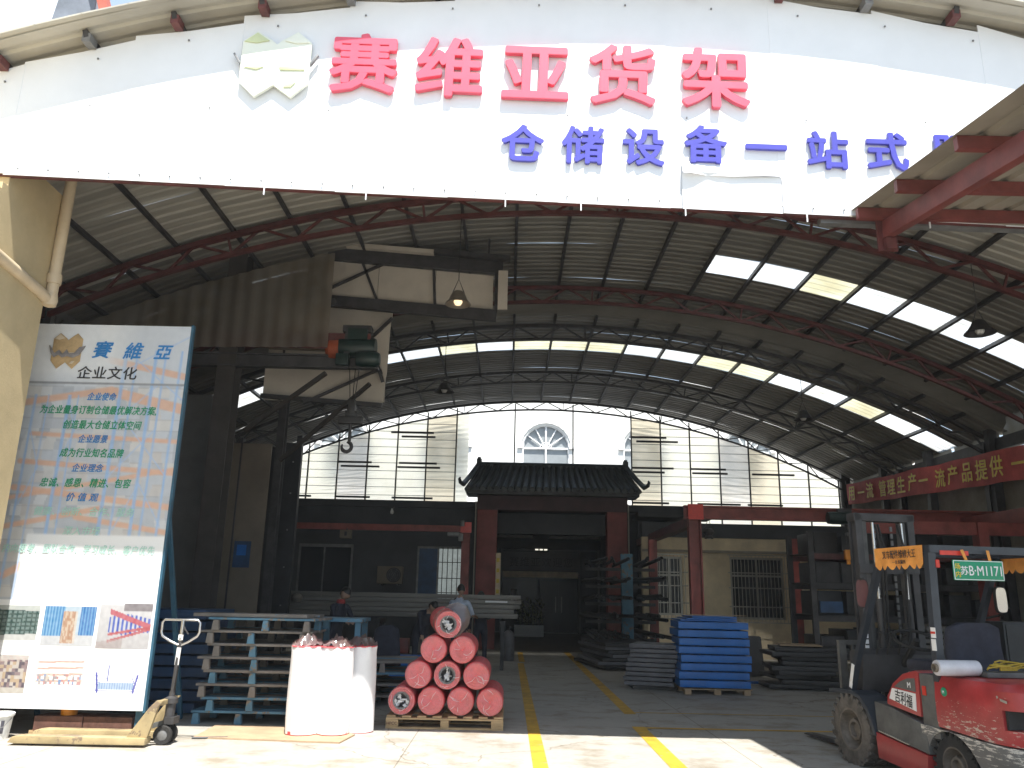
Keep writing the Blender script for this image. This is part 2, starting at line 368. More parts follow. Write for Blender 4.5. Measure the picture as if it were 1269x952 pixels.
# ------------------------------------------------------------------ mesh helpers
class MB:
    def __init__(s):
        s.v, s.f, s.c = [], [], []
    def add(s, vs, fs, colour=None):
        o = len(s.v)
        s.v += [tuple(p) for p in vs]
        s.f += [tuple(i + o for i in f) for f in fs]
        s.c += [colour] * len(fs)
        return s
    def box(s, c, d, rot=None, colour=None):
        x, y, z = (k / 2 for k in d)
        vs = [Vector(p) for p in ((-x, -y, -z), (x, -y, -z), (x, y, -z), (-x, y, -z), (-x, -y, z), (x, -y, z), (x, y, z), (-x, y, z))]
        if rot:
            vs = [rot @ p for p in vs]
        c = Vector(c)
        return s.add([p + c for p in vs], [(0, 3, 2, 1), (4, 5, 6, 7), (0, 1, 5, 4), (1, 2, 6, 5), (2, 3, 7, 6), (3, 0, 4, 7)], colour)
    def span(s, a, b, colour=None):
        a, b = Vector(a), Vector(b)
        return s.box((a + b) / 2, [abs(k) for k in (b - a)], None, colour)
    def bar(s, p, q, w, h, up=(0, 0, 1)):
        p, q = Vector(p), Vector(q)
        d = (q - p).normalized()
        up = Vector(up)
        if abs(d.dot(up)) > 0.97:
            up = Vector((0, 1, 0)) if abs(d.y) < 0.9 else Vector((1, 0, 0))
        x = d.cross(up).normalized(); z = x.cross(d)
        vs = []
        for e in (p, q):
            for a, b in ((-1, -1), (1, -1), (1, 1), (-1, 1)):
                vs.append(e + x * a * w / 2 + z * b * h / 2)
        return s.add(vs, [(0, 1, 2, 3), (7, 6, 5, 4), (0, 4, 5, 1), (1, 5, 6, 2), (2, 6, 7, 3), (3, 7, 4, 0)])
    def pipe(s, pts, r, n=8, cap=True, radii=None):
        pts = [Vector(p) for p in pts]
        rings = []
        prev = None
        for i, p in enumerate(pts):
            d = (pts[min(i + 1, len(pts) - 1)] - pts[max(i - 1, 0)]).normalized()
            if prev is None:
                a = d.cross(Vector((0, 0, 1)))
                if a.length < 0.05:
                    a = d.cross(Vector((1, 0, 0)))
            else:
                a = prev - d * prev.dot(d)
            a.normalize(); prev = a
            b = d.cross(a)
            rr = radii[i] if radii else r
            rings.append([p + (a * math.cos(2 * math.pi * k / n) + b * math.sin(2 * math.pi * k / n)) * rr for k in range(n)])
        vs = [q for ring in rings for q in ring]
        fs = []
        for i in range(len(pts) - 1):
            for k in range(n):
                k2 = (k + 1) % n
                fs.append((i * n + k, i * n + k2, (i + 1) * n + k2, (i + 1) * n + k))
        if cap:
            fs.append(tuple(range(n))[::-1]); fs.append(tuple((len(pts) - 1) * n + k for k in range(n)))
        return s.add(vs, fs)
    def lathe(s, prof, n=24, o=(0, 0, 0), axis='Z', closed=False):
        o = Vector(o)
        vs, fs = [], []
        m = len(prof)
        for r, z in prof:
            for k in range(n):
                a = 2 * math.pi * k / n
                p = (r * math.cos(a), r * math.sin(a), z)
                if axis == 'X': p = (p[2], p[0], p[1])
                elif axis == 'Y': p = (p[0], p[2], p[1])
                vs.append(o + Vector(p))
        rng_ = m if closed else m - 1
        for i in range(rng_):
            for k in range(n):
                k2 = (k + 1) % n; j = (i + 1) % m
                fs.append((i * n + k, i * n + k2, j * n + k2, j * n + k))
        if not closed:
            if prof[0][0] > 1e-6: fs.append(tuple(range(n))[::-1])
            if prof[-1][0] > 1e-6: fs.append(tuple((m - 1) * n + k for k in range(n)))
        return s.add(vs, fs)
    def prism(s, pts, o, u, v, depth):
        """polygon pts in the plane (u, v) through o, pushed depth along u x v"""
        o, u, v = Vector(o), Vector(u), Vector(v)
        w = u.cross(v).normalized() * depth
        n = len(pts)
        a = [o + u * x + v * y for x, y in pts]
        vs = a + [p + w for p in a]
        fs = [tuple(range(n))[::-1], tuple(range(n, 2 * n))]
        for k in range(n):
            k2 = (k + 1) % n
            fs.append((k, k2, n + k2, n + k))
        return s.add(vs, fs)
    def quad(s, a, b, c, d, colour=None):
        return s.add([a, b, c, d], [(0, 1, 2, 3)], colour)

def wloc(o):
    p = Vector((0, 0, 0))
    while o:
        p = p + o.location; o = o.parent
    return p

def finish(me, bevel=0.0, smooth=False, seg=2, weld=False):
    bm = bmesh.new(); bm.from_mesh(me)
    if weld:
        bmesh.ops.remove_doubles(bm, verts=bm.verts, dist=1e-5)
    bmesh.ops.recalc_face_normals(bm, faces=bm.faces)
    if bevel:
        es = [e for e in bm.edges if len(e.link_faces) == 2 and e.calc_face_angle(0) > R(30)]
        bmesh.ops.bevel(bm, geom=es, offset=bevel, segments=seg, profile=0.6, affect='EDGES', clamp_overlap=True)
    bm.to_mesh(me); bm.free()
    if smooth or bevel:
        me.shade_smooth()
        me.set_sharp_from_angle(angle=R(smooth if smooth not in (True, False, 0) else 38))

def tag(o, label=None, cat=None, group=None, kind=None):
    if label: o["label"] = label
    if cat: o["category"] = cat
    if group: o["group"] = group
    if kind: o["kind"] = kind
    return o

def obj(name, mb, material, parent=None, local=False, bevel=0.0, smooth=False, flip=False, label=None, kind=None, weld=False):
    me = mb if isinstance(mb, bpy.types.Mesh) else bpy.data.meshes.new(name)
    if not isinstance(mb, bpy.types.Mesh):
        me.from_pydata(mb.v, [], mb.f)
        if any(mb.c):
            at_ = me.color_attributes.new("ink", 'FLOAT_COLOR', 'CORNER')
            for poly, c in zip(me.polygons, mb.c):
                for li in poly.loop_indices:
                    at_.data[li].color = (*(c or (1, 1, 1)), 1)
        else:
            finish(me, bevel, smooth, weld=weld)
    o = bpy.data.objects.new(name, me)
    col.objects.link(o)
    me.materials.clear()
    me.materials.append(M[material] if isinstance(material, str) else material)
    if parent:
        o.parent = parent
        if not local:
            me.transform(Matrix.Translation(-wloc(parent)))
    elif not local:
        xs = [v.co for v in me.vertices]
        base = Vector(((min(p.x for p in xs) + max(p.x for p in xs)) / 2, (min(p.y for p in xs) + max(p.y for p in xs)) / 2, min(p.z for p in xs)))
        me.transform(Matrix.Translation(-base)); o.location = base
    if label: o["label"] = label
    if kind: o["kind"] = kind
    return o

def thing(name, label, cat, loc=(0, 0, 0), rz=0.0, group=None):
    o = bpy.data.objects.new(name, None)
    col.objects.link(o)
    o.empty_display_size = 0.2
    o.location = loc; o.rotation_euler = (0, 0, rz)
    return tag(o, label, cat, group)

def copy_tree(o, parent=None):
    c = o.copy(); col.objects.link(c)
    c.parent = parent
    for ch in [x for x in bpy.data.objects if x.parent == o]:
        copy_tree(ch, c)
    return c

def dup(o, loc, rz=None, label=None, group=None):
    c = copy_tree(o)
    c.location = loc
    if rz is not None: c.rotation_euler = (0, 0, rz)
    if label: c["label"] = label
    if group: c["group"] = group
    return c

_text_no = [0]
def text_mesh(body, size, thick=0.002, weight=0.0, shear=0.0, o=(0, 0, 0), u=(1, 0, 0), v=(0, 0, 1), width=None, centre=True, res=3, spacing=1.0):
    """letters as real thin geometry; o is the centre of the line, u its direction, v up; it stands out along u x v"""
    c = bpy.data.curves.new("lettering", 'FONT')
    c.body = body; c.size = 1.0; c.shear = shear
    c.resolution_u = res; c.fill_mode = 'BOTH'; c.space_character = spacing
    c.extrude = max(thick / size / 2, 1e-4)
    t = bpy.data.objects.new("lettering_source", c)
    col.objects.link(t)
    bpy.context.view_layer.update()
    dg = bpy.context.evaluated_depsgraph_get()
    me = bpy.data.meshes.new_from_object(t.evaluated_get(dg))
    bpy.data.objects.remove(t); bpy.data.curves.remove(c)
    xs = [p.co.x for p in me.vertices]; ys = [p.co.y for p in me.vertices]
    x0, x1, y0, y1 = min(xs), max(xs), min(ys), max(ys)
    sx = (width / (x1 - x0)) if width else size
    u, v, o = Vector(u).normalized(), Vector(v).normalized(), Vector(o)
    w = u.cross(v)
    cx = (x0 + x1) / 2 if centre else x0
    cy = (y0 + y1) / 2
    base = [p.co.copy() for p in me.vertices]
    if weight > 0:
        polys = [tuple(p.vertices) for p in me.polygons]
        n0 = len(base)
        vs, fs = [], []
        k_ = weight * .8
        for j, (dx, dy) in enumerate(((0, 0), (k_, 0), (-k_, 0), (0, k_), (0, -k_), (k_ * .7, k_ * .7), (-k_ * .7, k_ * .7), (k_ * .7, -k_ * .7), (-k_ * .7, -k_ * .7))):
            grow = 1 + .012 * j
            vs += [(p.x + dx, p.y + dy, p.z * grow) for p in base]
            fs += [tuple(i + j * n0 for i in f) for f in polys]
        bpy.data.meshes.remove(me)
        me = bpy.data.meshes.new("lettering"); me.from_pydata(vs, [], fs)
    for p in me.vertices:
        q = p.co.copy()
        p.co = o + u * (q.x - cx) * sx + v * (q.y - cy) * size + w * (q.z * size + thick / 2)
    return me

# ================================================================== the ground
def sheet(x0, y0, x1, y1, z):
    return MB().add([(x0, y0, z), (x1, y0, z), (x1, y1, z), (x0, y1, z)], [(0, 1, 2, 3)])
tag(obj("ground", sheet(-150, -90, 150, 190, 0), "concrete"), kind="structure")
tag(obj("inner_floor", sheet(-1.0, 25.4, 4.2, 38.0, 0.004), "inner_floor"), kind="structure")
tag(obj("floor_line", sheet(0.28, 3.0, 0.43, 20.9, 0.004), "yellow_line"), kind="structure")
tag(obj("floor_line", sheet(0.32, 21.3, 0.47, 24.9, 0.004), "yellow_line"), kind="structure")
tag(obj("floor_line", sheet(1.63, 5.0, 1.80, 11.15, 0.004), "yellow_line"), kind="structure")
tag(obj("floor_line", sheet(1.70, 12.3, 1.87, 25.3, 0.004), "yellow_line"), kind="structure")
tag(obj("floor_line", sheet(1.80, 11.02, 8.0, 11.12, 0.004), "yellow_line"), kind="structure")
tag(obj("floor_line", sheet(1.87, 12.45, 8.0, 12.50, 0.004), "yellow_line"), kind="structure")

# ================================================================== the arched shed
CX, RAD = 1.2, 21.0
def arch_z(x, apex):
    return apex - RAD + math.sqrt(RAD * RAD - (x - CX) ** 2)
XL, XR = -8.1, 11.5
AL, AR = math.asin((XL - CX) / RAD), math.asin((XR - CX) / RAD)
PSTEP = 0.99 / RAD                                  # purlin spacing along the arc
P0 = math.asin((0.02 - CX) / RAD)
PUR = []
k = -20
while True:
    a = P0 + k * PSTEP
    if a > AR - 0.004: break
    if a > AL + 0.004: PUR.append(a)
    k += 1
shed = thing("arched_shed", "large arched shed with corrugated roof, red trusses and rooflight strips over the yard", "shed", (CX, 17.2, 0))

RIB, RH = 0.225, 0.028
def rib_profile(w):
    ys, n = [], max(1, round(w / RIB))
    for i in range(n):
        b = i * w / n; q = w / n
        ys += [(b, 0), (b + q * .55, 0), (b + q * .66, RH), (b + q * .9, RH)]
    ys.append((w, 0))
    return ys
def roof_piece(y0, w, a0, a1, apex, lift=0.0, wob=0.0, seed=0, rib=1.0):
    """a corrugated strip following the arch from angle a0 to a1, w wide along the shed"""
    n = max(2, int((a1 - a0) * RAD / 0.7))
    prof = rib_profile(w)
    vs, fs = [], []
    for i in range(n + 1):
        a = a0 + (a1 - a0) * i / n
        for (yy, h) in prof:
            d = wob * noise.noise(Vector((a * 14, (y0 + yy) * 0.9, seed)))
            r = RAD + h * rib + lift + d
            vs.append((CX + r * math.sin(a), y0 + yy, apex - RAD + r * math.cos(a)))
    m = len(prof)
    for i in range(n):
        for j in range(m - 1):
            fs.append((i * m + j, i * m + j + 1, (i + 1) * m + j + 1, (i + 1) * m + j))
    return MB().add(vs, fs)
APEX_A, APEX_B = 8.50, 8.17
sheets = [(7.58, 1.12, APEX_A)] + [(8.7 + 0.9 * i, 0.9, APEX_A) for i in range(11)] 
sheets += [(18.2 + 0.7 * i, 0.7, APEX_B) for i in range(3)] + [(20.3 + 0.9 * i, 0.9, APEX_B) for i in range(8)]
LIT = {7: 'A', 15: 'B'}
for i, (y, w, ap) in enumerate(sheets):
    lift = 0.006 * (i % 2)
    if abs(y - 15.0) < 0.01:
        a_s = math.asin((4.02 - CX) / RAD)
        obj("roof_sheet", roof_piece(y, w + 0.01, AL, a_s, ap, lift, 0.02, i), "roof", shed, smooth=25)
        cuts = [a_s] + [a for a in PUR if a > a_s + 0.01] + [AR]
        for q, (p0, p1) in enumerate(zip(cuts, cuts[1:])):
            obj("rooflight_panel", roof_piece(y, w, p0 + .0006, p1 - .0006, ap, lift, rib=.45), "sky_yellow" if q == 2 else "sky_white", shed, smooth=25)
    elif abs(y - 20.3) < 0.01:
        cuts = [AL] + PUR + [AR]
        for q, (p0, p1) in enumerate(zip(cuts, cuts[1:])):
            obj("rooflight_panel", roof_piece(y, w, p0 + .0006, p1 - .0006, ap, lift, rib=.45),
                "sky_yellow" if q in (3, 7, 9, 10, 11, 14, 15, 18) else "sky_white", shed, smooth=25)
    else:
        obj("roof_sheet", roof_piece(y, w + 0.012, AL, AR, ap, lift, 0.012, i), "roof_bounce_lit" if i == 0 else ("roof_front_lit" if i < 6 else "roof"), shed, smooth=25)

for a in PUR:                                       # purlins: C channels running the length of each bay
    for (y0, y1, ap) in ((7.72, 18.15, APEX_A), (18.25, 27.2, APEX_B)):
        r = RAD - 0.055
        x, z = CX + r * math.sin(a), ap - RAD + r * math.cos(a)
        up = (math.sin(a), 0, math.cos(a))
        mb = MB().bar((x, y0, z), (x, y1, z), 0.055, 0.10, up)
        obj("purlin", mb, "dark_steel", shed)

def truss(y, apex, depth, mats_, a0=AL, a1=AR, w=0.07):
    top_r = RAD - 0.16
    t = None
    n = 34
    def pt(a, r):
        return Vector((CX + r * math.sin(a), y, apex - RAD + r * math.cos(a)))
    mb = MB()
    for i in range(n):
        p0, p1 = a0 + (a1 - a0) * i / n, a0 + (a1 - a0) * (i + 1) / n
        mb.bar(pt(p0, top_r), pt(p1 + .0004, top_r), w, w * 1.15, (0, 1, 0))
    t = obj("truss", mb, mats_, shed)
    mb = MB()
    br = top_r - depth
    for i in range(n):
        p0, p1 = a0 + (a1 - a0) * i / n, a0 + (a1 - a0) * (i + 1) / n
        mb.bar(pt(p0, br), pt(p1 + .0004, br), w * .85, w, (0, 1, 0))
    obj("bottom_chord", mb, mats_, t)
    mb = MB()
    step = 0.565 / RAD
    m = int((a1 - a0) / step)
    for i in range(m):
        p0, p1 = a0 + (a1 - a0) * i / m, a0 + (a1 - a0) * (i + 1) / m
        r0, r1 = (top_r, br) if i % 2 else (br, top_r)
        mb.bar(pt(p0, r0), pt(p1, r1), w * .5, w * .5, (0, 1, 0))
        if i % 6 == 0:
            mb.bar(pt(p0, top_r), pt(p0, br), w * .45, w * .45, (0, 1, 0))
    obj("web_bars", mb, mats_, t)
    for side, x in ((0, XL + 0.3), (1, XR - 0.3)):
        z = arch_z(x, apex) - 0.3
        mb = MB()
        mb.box((x, y, z / 2), (0.16, 0.012, z)).box((x - .08, y, z / 2), (0.012, 0.16, z)).box((x + .08, y, z / 2), (0.012, 0.16, z))
        obj("column", mb, "dark_steel", shed)
truss(8.25, APEX_A, 0.38, "rust_red", w=0.07)
truss(12.7, APEX_A, 0.34, "rust_red", w=0.085)
truss(17.0, APEX_A - 0.02, 0.34, "rust_red", w=0.08)
truss(18.75, APEX_B, 0.34, "dark_steel", w=0.075)
truss(23.0, APEX_B, 0.30, "dark_steel", w=0.07)
truss(26.75, APEX_B, 0.28, "dark_steel", w=0.06)

# closing strip where the lower roof of the far bay meets the higher front roof
vs, fs = [], []
for i in range(41):
    a = AL + (AR - AL) * i / 40
    for r in (RAD + .03, RAD - .36):
        vs.append((CX + r * math.sin(a), 18.215, APEX_A - RAD + r * math.cos(a)))
for i in range(40):
    fs.append((2 * i, 2 * i + 2, 2 * i + 3, 2 * i + 1))
obj("step_flashing", MB().add(vs, fs), "roof", shed)

# roof edge trim and purlin brackets seen above the sign board
mb = MB()
n = 40
for i in range(n):
    a0, a1 = AL + (AR - AL) * i / n, AL + (AR - AL) * (i + 1) / n
    f = lambda a, r: (CX + r * math.sin(a), 7.56, APEX_A - RAD + r * math.cos(a))
    mb.bar(f(a0, RAD + .02), f(a1 + .0003, RAD + .02), 0.02, 0.09, (0, 1, 0))
obj("roof_edge", mb, "roof_bounce_lit", shed)
for k, a in enumerate(PUR):
    r = RAD - 0.10
    x, z = CX + r * math.sin(a), APEX_A - RAD + r * math.cos(a)
    mb = MB().box((x, 7.80, z), (0.09, 0.155, 0.10))
    obj("bracket", mb, "rust_red" if k % 3 else "grey_steel", shed)

# shed walls
mb = MB()
y = 8.6
while y < 27:
    mb.box((XL + 0.05, y + .1, 3.1), (0.03, 0.12, 6.2)); y += 0.22
mb.box((XL + 0.02, 13.4, 3.24), (0.03, 9.6, 6.48)).box((XL + 0.02, 22.6, 3.05), (0.03, 8.8, 6.1))
obj("side_wall", mb, "grey_wall", shed)
obj("side_wall", MB().span((XR - .12, 7.9, 0), (XR, 27.0, 5.05)), "concrete_wall", shed)
for i in range(9):
    y0 = 8.0 + i * 2.1
    obj("wall_rooflight", MB().span((XR - .06, y0 + .06, 5.40), (XR - .04, y0 + 2.0, 5.98)), "side_light", shed)
obj("wall_rail", MB().span((XR - .2, 7.9, 5.1), (XR - .05, 27.0, 5.38)), "dark_steel", shed)
for y0 in (12.7, 15.6, 18.6, 21.5, 24.2):
    obj("wall_post", MB().span((XR - .34, y0 - .09, 0), (XR - .14, y0 + .09, 5.6)), "dark_steel", shed)

# ------------------------------------------------------------------ end wall of clear corrugated sheet
YB = 26.9
def end_sheet(x0, x1, z0, f, material):
    vs, fs = [], []
    n = 36
    zt = [min(arch_z(x, APEX_B) - 0.42, 9) for x in (x0, x1)]
    for i in range(n + 1):
        t = i / n
        for x, zz in ((x0, zt[0]), (x1, zt[1])):
            z = z0 + (zz - z0) * t
            vs.append((x, YB + 0.012 * (i % 2) + f, z))
    for i in range(n):
        fs.append((2 * i, 2 * i + 1, 2 * i + 3, 2 * i + 2))
    obj("wall_sheet", MB().add(vs, fs), material, shed)
xs_bar = []
x = -7.75
while x < 11.2:
    xs_bar.append(x); x += 0.985
for i, (x0, x1) in enumerate(zip(xs_bar, xs_bar[1:] + [11.2])):
    if -1.9 < x0 and x1 < 4.7: continue
    z0 = 4.55 if x0 < 4.5 else (4.40 if x0 < 5.4 else 3.72)
    end_sheet(x0, x1 + 0.03, z0, 0.006 * (i % 2), ["poly", "poly", "poly_grey", "poly", "poly", "poly_brown"][i % 6] if x0 < 0 else ["poly_brown", "poly", "poly", "poly_grey"][i % 4])
end_sheet(-1.86, -1.42, 4.55, 0.006, "poly")
for i, x in enumerate(xs_bar):
    if -1.0 < x < 4.3 and i % 2: continue
    z0 = 4.5 if x < 5.4 else 3.7
    zt = arch_z(x, APEX_B) - 0.2
    obj("wall_stud", MB().span((x - .022, YB - .07, z0), (x + .022, YB - .03, zt)), "dark_steel", shed)
for zz in [4.75 + 0.27 * i for i in range(13)]:
    half = RAD * RAD - (zz + 0.35 - (APEX_B - RAD)) ** 2
    if half <= 0: continue
    h = math.sqrt(half)
    for (a, b) in ((max(-7.75, CX - h), -1.86), (4.1, min(11.2, CX + h))):
        if b > a: obj("wall_rail", MB().span((a, YB - .025, zz - .008), (b, YB - .01, zz + .008)), "dark_steel", shed)
r2 = random.Random(3)
for i, x0 in enumerate(xs_bar):
    if i % 2 or (-2.2 < x0 < 3.6): continue
    for zz in (4.66, 5.68, 5.82, 6.72, 6.86):
        if r2.random() < .12: continue
        o_ = r2.uniform(-.35, .2)
        x1 = x0 + o_ + r2.uniform(1.1, 1.45)
        if zz > min(arch_z(x0 + o_, APEX_B), arch_z(x1, APEX_B)) - .55 or x1 > 11.2: continue
        if x0 + o_ < -1.8 < x1: x1 = -1.85
        obj("wall_batten", MB().span((x0 + o_, YB - .14, zz - .03), (x1, YB - .08, zz + .03)), "dark_steel", shed)
obj("end_post", MB().span((-7.9, YB - .2, 0), (-7.66, YB, 6.1)), "dark_steel", shed)
obj("end_post", MB().span((11.02, YB - .2, 0), (11.3, YB, 5.75)), "dark_steel", shed)

# ================================================================== sign board across the front
def zb(x): return 5.712 - 0.032 * x
sign = thing("sign_board", "white sheet metal sign board with red and blue lettering across the shed front", "sign", (0, 7.85, 5.7))
xs = [XL + 0.15 + 1.2 * i for i in range(17)]
for i, x0 in enumerate(xs):
    x1 = min(x0 + 1.2, XR)
    if x1 - x0 < .2: continue
    off = 0.004 * (i % 2)
    dz = r2.uniform(-.015, .02)
    tp = r2.uniform(0, .05); tq = r2.uniform(0, .13)
    pts = [(x0, zb(x0) + dz), (x1 + .015, zb(x1) + dz), (x1 + .015, arch_z(x1, APEX_A) - .06 - tq), ((x0 + x1) / 2, arch_z((x0 + x1) / 2, APEX_A) - .09 - (tp + tq) / 2), (x0, arch_z(x0, APEX_A) - .06 - tp)]
    obj("panel", MB().prism(pts, (0, 7.9 - off, 0), (1, 0, 0), (0, 0, 1), -0.02 if False else 0.012), "white_sheet", sign, bevel=0)
mb = MB()
for i in range(60):
    x = XL + .4 + i * .33
    mb.box((x, 7.872, zb(x) + .07), (.016, .012, .016))
    if i % 3 == 0:
        mb.box((x, 7.872, arch_z(x, APEX_A) - .30), (.018, .012, .018))
    if i % 4 == 1:
        mb.box((x, 7.872, 6.75), (.014, .012, .014))
obj("rivets", mb, "grey_steel", sign)["kind"] = "stuff"
# the bent patch and the flap left of it
mb = MB()
n = 10
vs, fs = [], []
for i in range(n + 1):
    x = 1.79 + 1.07 * i / n
    lip = 0.05 * math.sin(min(1, max(0, 1 - i / 5)) * math.pi) + .006
    vs += [(x, 7.868, zb(x) - .01), (x, 7.862 - lip * .4, 6.0), (x, 7.862 - lip, 6.06 - .003 * i)]
for i in range(n):
    b = 3 * i
    fs += [(b, b + 3, b + 4, b + 1), (b + 1, b + 4, b + 5, b + 2)]
obj("patch_sheet", MB().add(vs, fs), "white_sheet", sign, smooth=True)
vs, fs = [], []
for i in range(17):
    t = i / 16
    x = 1.79 + 1.08 * t
    out = .045 + .05 * max(0, 1 - t * 2.2) * abs(math.sin(t * 9 + .8))
    vs += [(x, 7.872 - out, 6.035 - .012 * math.sin(t * 5) - .018 * t), (x, 7.880, 6.22)]
for i in range(16):
    fs.append((2 * i, 2 * i + 2, 2 * i + 3, 2 * i + 1))
obj("bent_flap", MB().add(vs, fs), "white_sheet", sign, smooth=True)
obj("seam_strip", MB().span((2.868, 7.862, zb(2.87)), (2.888, 7.885, 6.05)), "white_sheet", sign)
obj("bottom_angle", MB().bar((XL + .2, 7.93, zb(XL + .2) + .02), (XR - .2, 7.93, zb(XR - .2) + .02), .05, .05), "rust_red", sign)
for i in range(7):
    x = -2.6 + i * 1.15 + r2.uniform(-.3, .3)
    obj("hanging_strip", MB().span((x, 7.87, zb(x) - .09), (x + .012, 7.885, zb(x) + .03)), "white_sheet", sign)
for ch, x, z in zip("赛维亚货架", (-1.73, -.77, .19, 1.16, 2.20), (7.33, 7.30, 7.25, 7.25, 7.23)):
    obj("red_letter", text_mesh(ch, .78, .05, .030, 0, (x, 7.868, z), (1, 0, -.02), (.02, 0, 1)), "letter_red", sign)
for ch, x, z in zip("仓储设备一站式服", (.06, .72, 1.38, 2.06, 2.72, 3.39, 4.04, 4.76), (6.38, 6.37, 6.36, 6.41, 6.39, 6.37, 6.37, 6.36)):
    obj("blue_letter", text_mesh(ch, .47, .03, .032, 0, (x, 7.868, z), (1, 0, -.02), (.02, 0, 1)), "letter_blue", sign)

def emblem(o, s, parent, mats_, th, local=False):
    """two joined hexagon shields with a ribbon across: white-green raised logo. s = height"""
    o = Vector(o); u, v = Vector((1, 0, 0)), Vector((0, 0, 1))
    def P_(pts, y, t, name, m):
        obj(name, MB().prism([(x * s * (.86 if mats_[2] == 'em_grey' else 1), z * s) for x, z in pts], o + Vector((0, y, 0)), u, v, t), m, parent, bevel=0.004 * s / .85)
    P_([(-.46, .34), (-.27, .50), (-.06, .36), (0, .30), (.06, .36), (.27, .50), (.46, .34), (.46, -.28), (.24, -.50), (0, -.32), (-.24, -.50), (-.46, -.28)], 0, th, "emblem_shield", mats_[0])
    P_([(-.44, .33), (-.27, .47), (-.10, .35), (-.27, .31)], -th - .002, th * .25, "emblem_fold", mats_[1])
    P_([(.10, .35), (.27, .47), (.44, .33), (.27, .31)], -th - .002, th * .25, "emblem_fold", mats_[0])
    P_([(-.42, -.06), (-.24, -.10), (-.14, -.05), (-.26, -.04)], -th - .002, th * .25, "emblem_fold", mats_[1])
    P_([(.06, -.04), (.40, -.05), (.40, -.10), (.08, -.10)], -th - .002, th * .25, "emblem_fold", mats_[1])
    P_([(.14, -.36), (.20, -.28), (.30, -.28), (.24, -.36)], -th - .002, th * .25, "emblem_fold", mats_[1])
    for sg in (-1, 1):
        P_(sorted([(sg * .55, .16), (sg * .57, .14), (sg * .47, -.02), (sg * .465, .02)], key=lambda p: math.atan2(p[1] - .07, p[0] - sg * .515)), -th * .2, th, "emblem_wing", mats_[2])
    if mats_[2] == "em_grey":
        P_([(-.56, .14), (-.48, .10), (-.36, -.08), (-.22, .02), (-.10, -.09), (.02, .04), (.1, -.08), (.26, -.06), (.40, .10), (.57, .14), (.44, -.12), (.24, -.2), (.06, -.16), (-.1, -.2), (-.22, -.12), (-.36, -.2), (-.47, -.08)],
           -th - .012, th * .5, "emblem_ribbon", mats_[2])
emblem((-2.72, 7.862, 7.29), .84, sign, ("logo_white", "logo_green", "grey_steel"), .04)

# ================================================================== red canopy on the right
can = thing("side_canopy", "corrugated lean-to canopy on red steel beams at the right of the shed front", "canopy", (6.3, 7.9, 0))
CXL, CXR, CYF, CYB = 3.6, 10.2, 2.6, 7.97
def cz(y): return 5.69 + (y - 7.98) * 0.164
def canopy_sheet(x0, w):
    vs, fs = [], []
    prof = []
    n = 3
    for i in range(n):
        q = w / n; b = i * q
        prof += [(b, 0), (b + q * .6, 0), (b + q * .7, .035), (b + q * .9, .035)]
    prof.append((w, 0))
    m = len(prof)
    for j, y in enumerate([CYB - (CYB - CYF) * t / 4 for t in range(5)]):
        for (xx, h) in prof:
            vs.append((x0 + xx, y, cz(y) + h))
    for j in range(4):
        for i in range(m - 1):
            fs.append((j * m + i, j * m + i + 1, (j + 1) * m + i + 1, (j + 1) * m + i))
    return MB().add(vs, fs)
for i in range(8):
    obj("canopy_sheet", canopy_sheet(CXL + .82 * i, .835), "canopy_sheet", can, smooth=25)
for y in (7.80, 6.95, 5.92, 4.95, 3.9, 2.9):
    obj("purlin", MB().bar((CXL + .02, y, cz(y) - .07), (CXR, y, cz(y) - .07), .06, .12), "canopy_beam", can)
for x in (3.93, 7.2, 10.0):
    obj("rafter", MB().bar((x, 7.82, cz(7.82) - .24), (x, 2.4, cz(2.4) - .24), .10, .19), "canopy_beam", can, bevel=.006)
    obj("bracket", MB().box((x, 7.84, cz(7.84) - .30), (.2, .03, .36)).box((x, 7.80, cz(7.84) - .42), (.10, .10, .12)), "rust_red", can)
obj("canopy_post", MB().span((9.9, 2.5, 0), (10.1, 2.7, cz(2.6) - .35)), "red_beam", can)
obj("flashing", MB().prism([(3.56, zb(3.56) - .015), (10.2, zb(10.2) - .015), (10.2, 5.60), (3.56, 5.60)], (0, 7.862, 0), (1, 0, 0), (0, 0, 1), .006), "canopy_sheet", can)
obj("gutter", MB().bar((3.3, 8.02, 5.60), (10.2, 8.02, 5.50), .1, .07), "grey_steel", can)

# ================================================================== yellow side building and its pipes
yb = thing("yellow_building", "yellow rendered building whose wall end stands at the left of the shed", "building", (-7.0, 5.0, 0))
obj("wall", MB().prism([(-7.6, 7.93), (-5.495, 7.93), (-5.52, 8.95), (-5.75, 9.3), (-6.0, 9.45), (-7.6, 9.45)], (0, 0, 0), (1, 0, 0), (0, 1, 0), 6.2).prism([(-9.5, -3.0), (-5.3, -3.0), (-5.495, 7.84), (-9.5, 7.84)], (0, 0, 0), (1, 0, 0), (0, 1, 0), 5.70).prism([(-9.5, 7.84), (-5.495, 7.84), (-5.495, 7.93), (-9.5, 7.93)], (0, 0, 0), (1, 0, 0), (0, 1, 0), 5.78), "yellow_wall", yb)
obj("downpipe", MB().pipe([(-5.46, 8.98, 6.6), (-5.46, 8.98, 5.0), (-5.47, 8.99, 4.86)], .065, 14), "pipe_cream", yb, smooth=True)
obj("drain_pipe", MB().pipe([(-5.42, 2.0, 5.6), (-5.47, 7.0, 5.08), (-5.49, 8.75, 4.90), (-5.48, 8.95, 4.86)], .065, 14), "pipe_cream", yb, smooth=True)
obj("pipe_collar", MB().lathe([(.08, -.06), (.085, 0), (.08, .06)], 14, (-5.46, 8.98, 5.12)), "pipe_cream", yb, smooth=True)
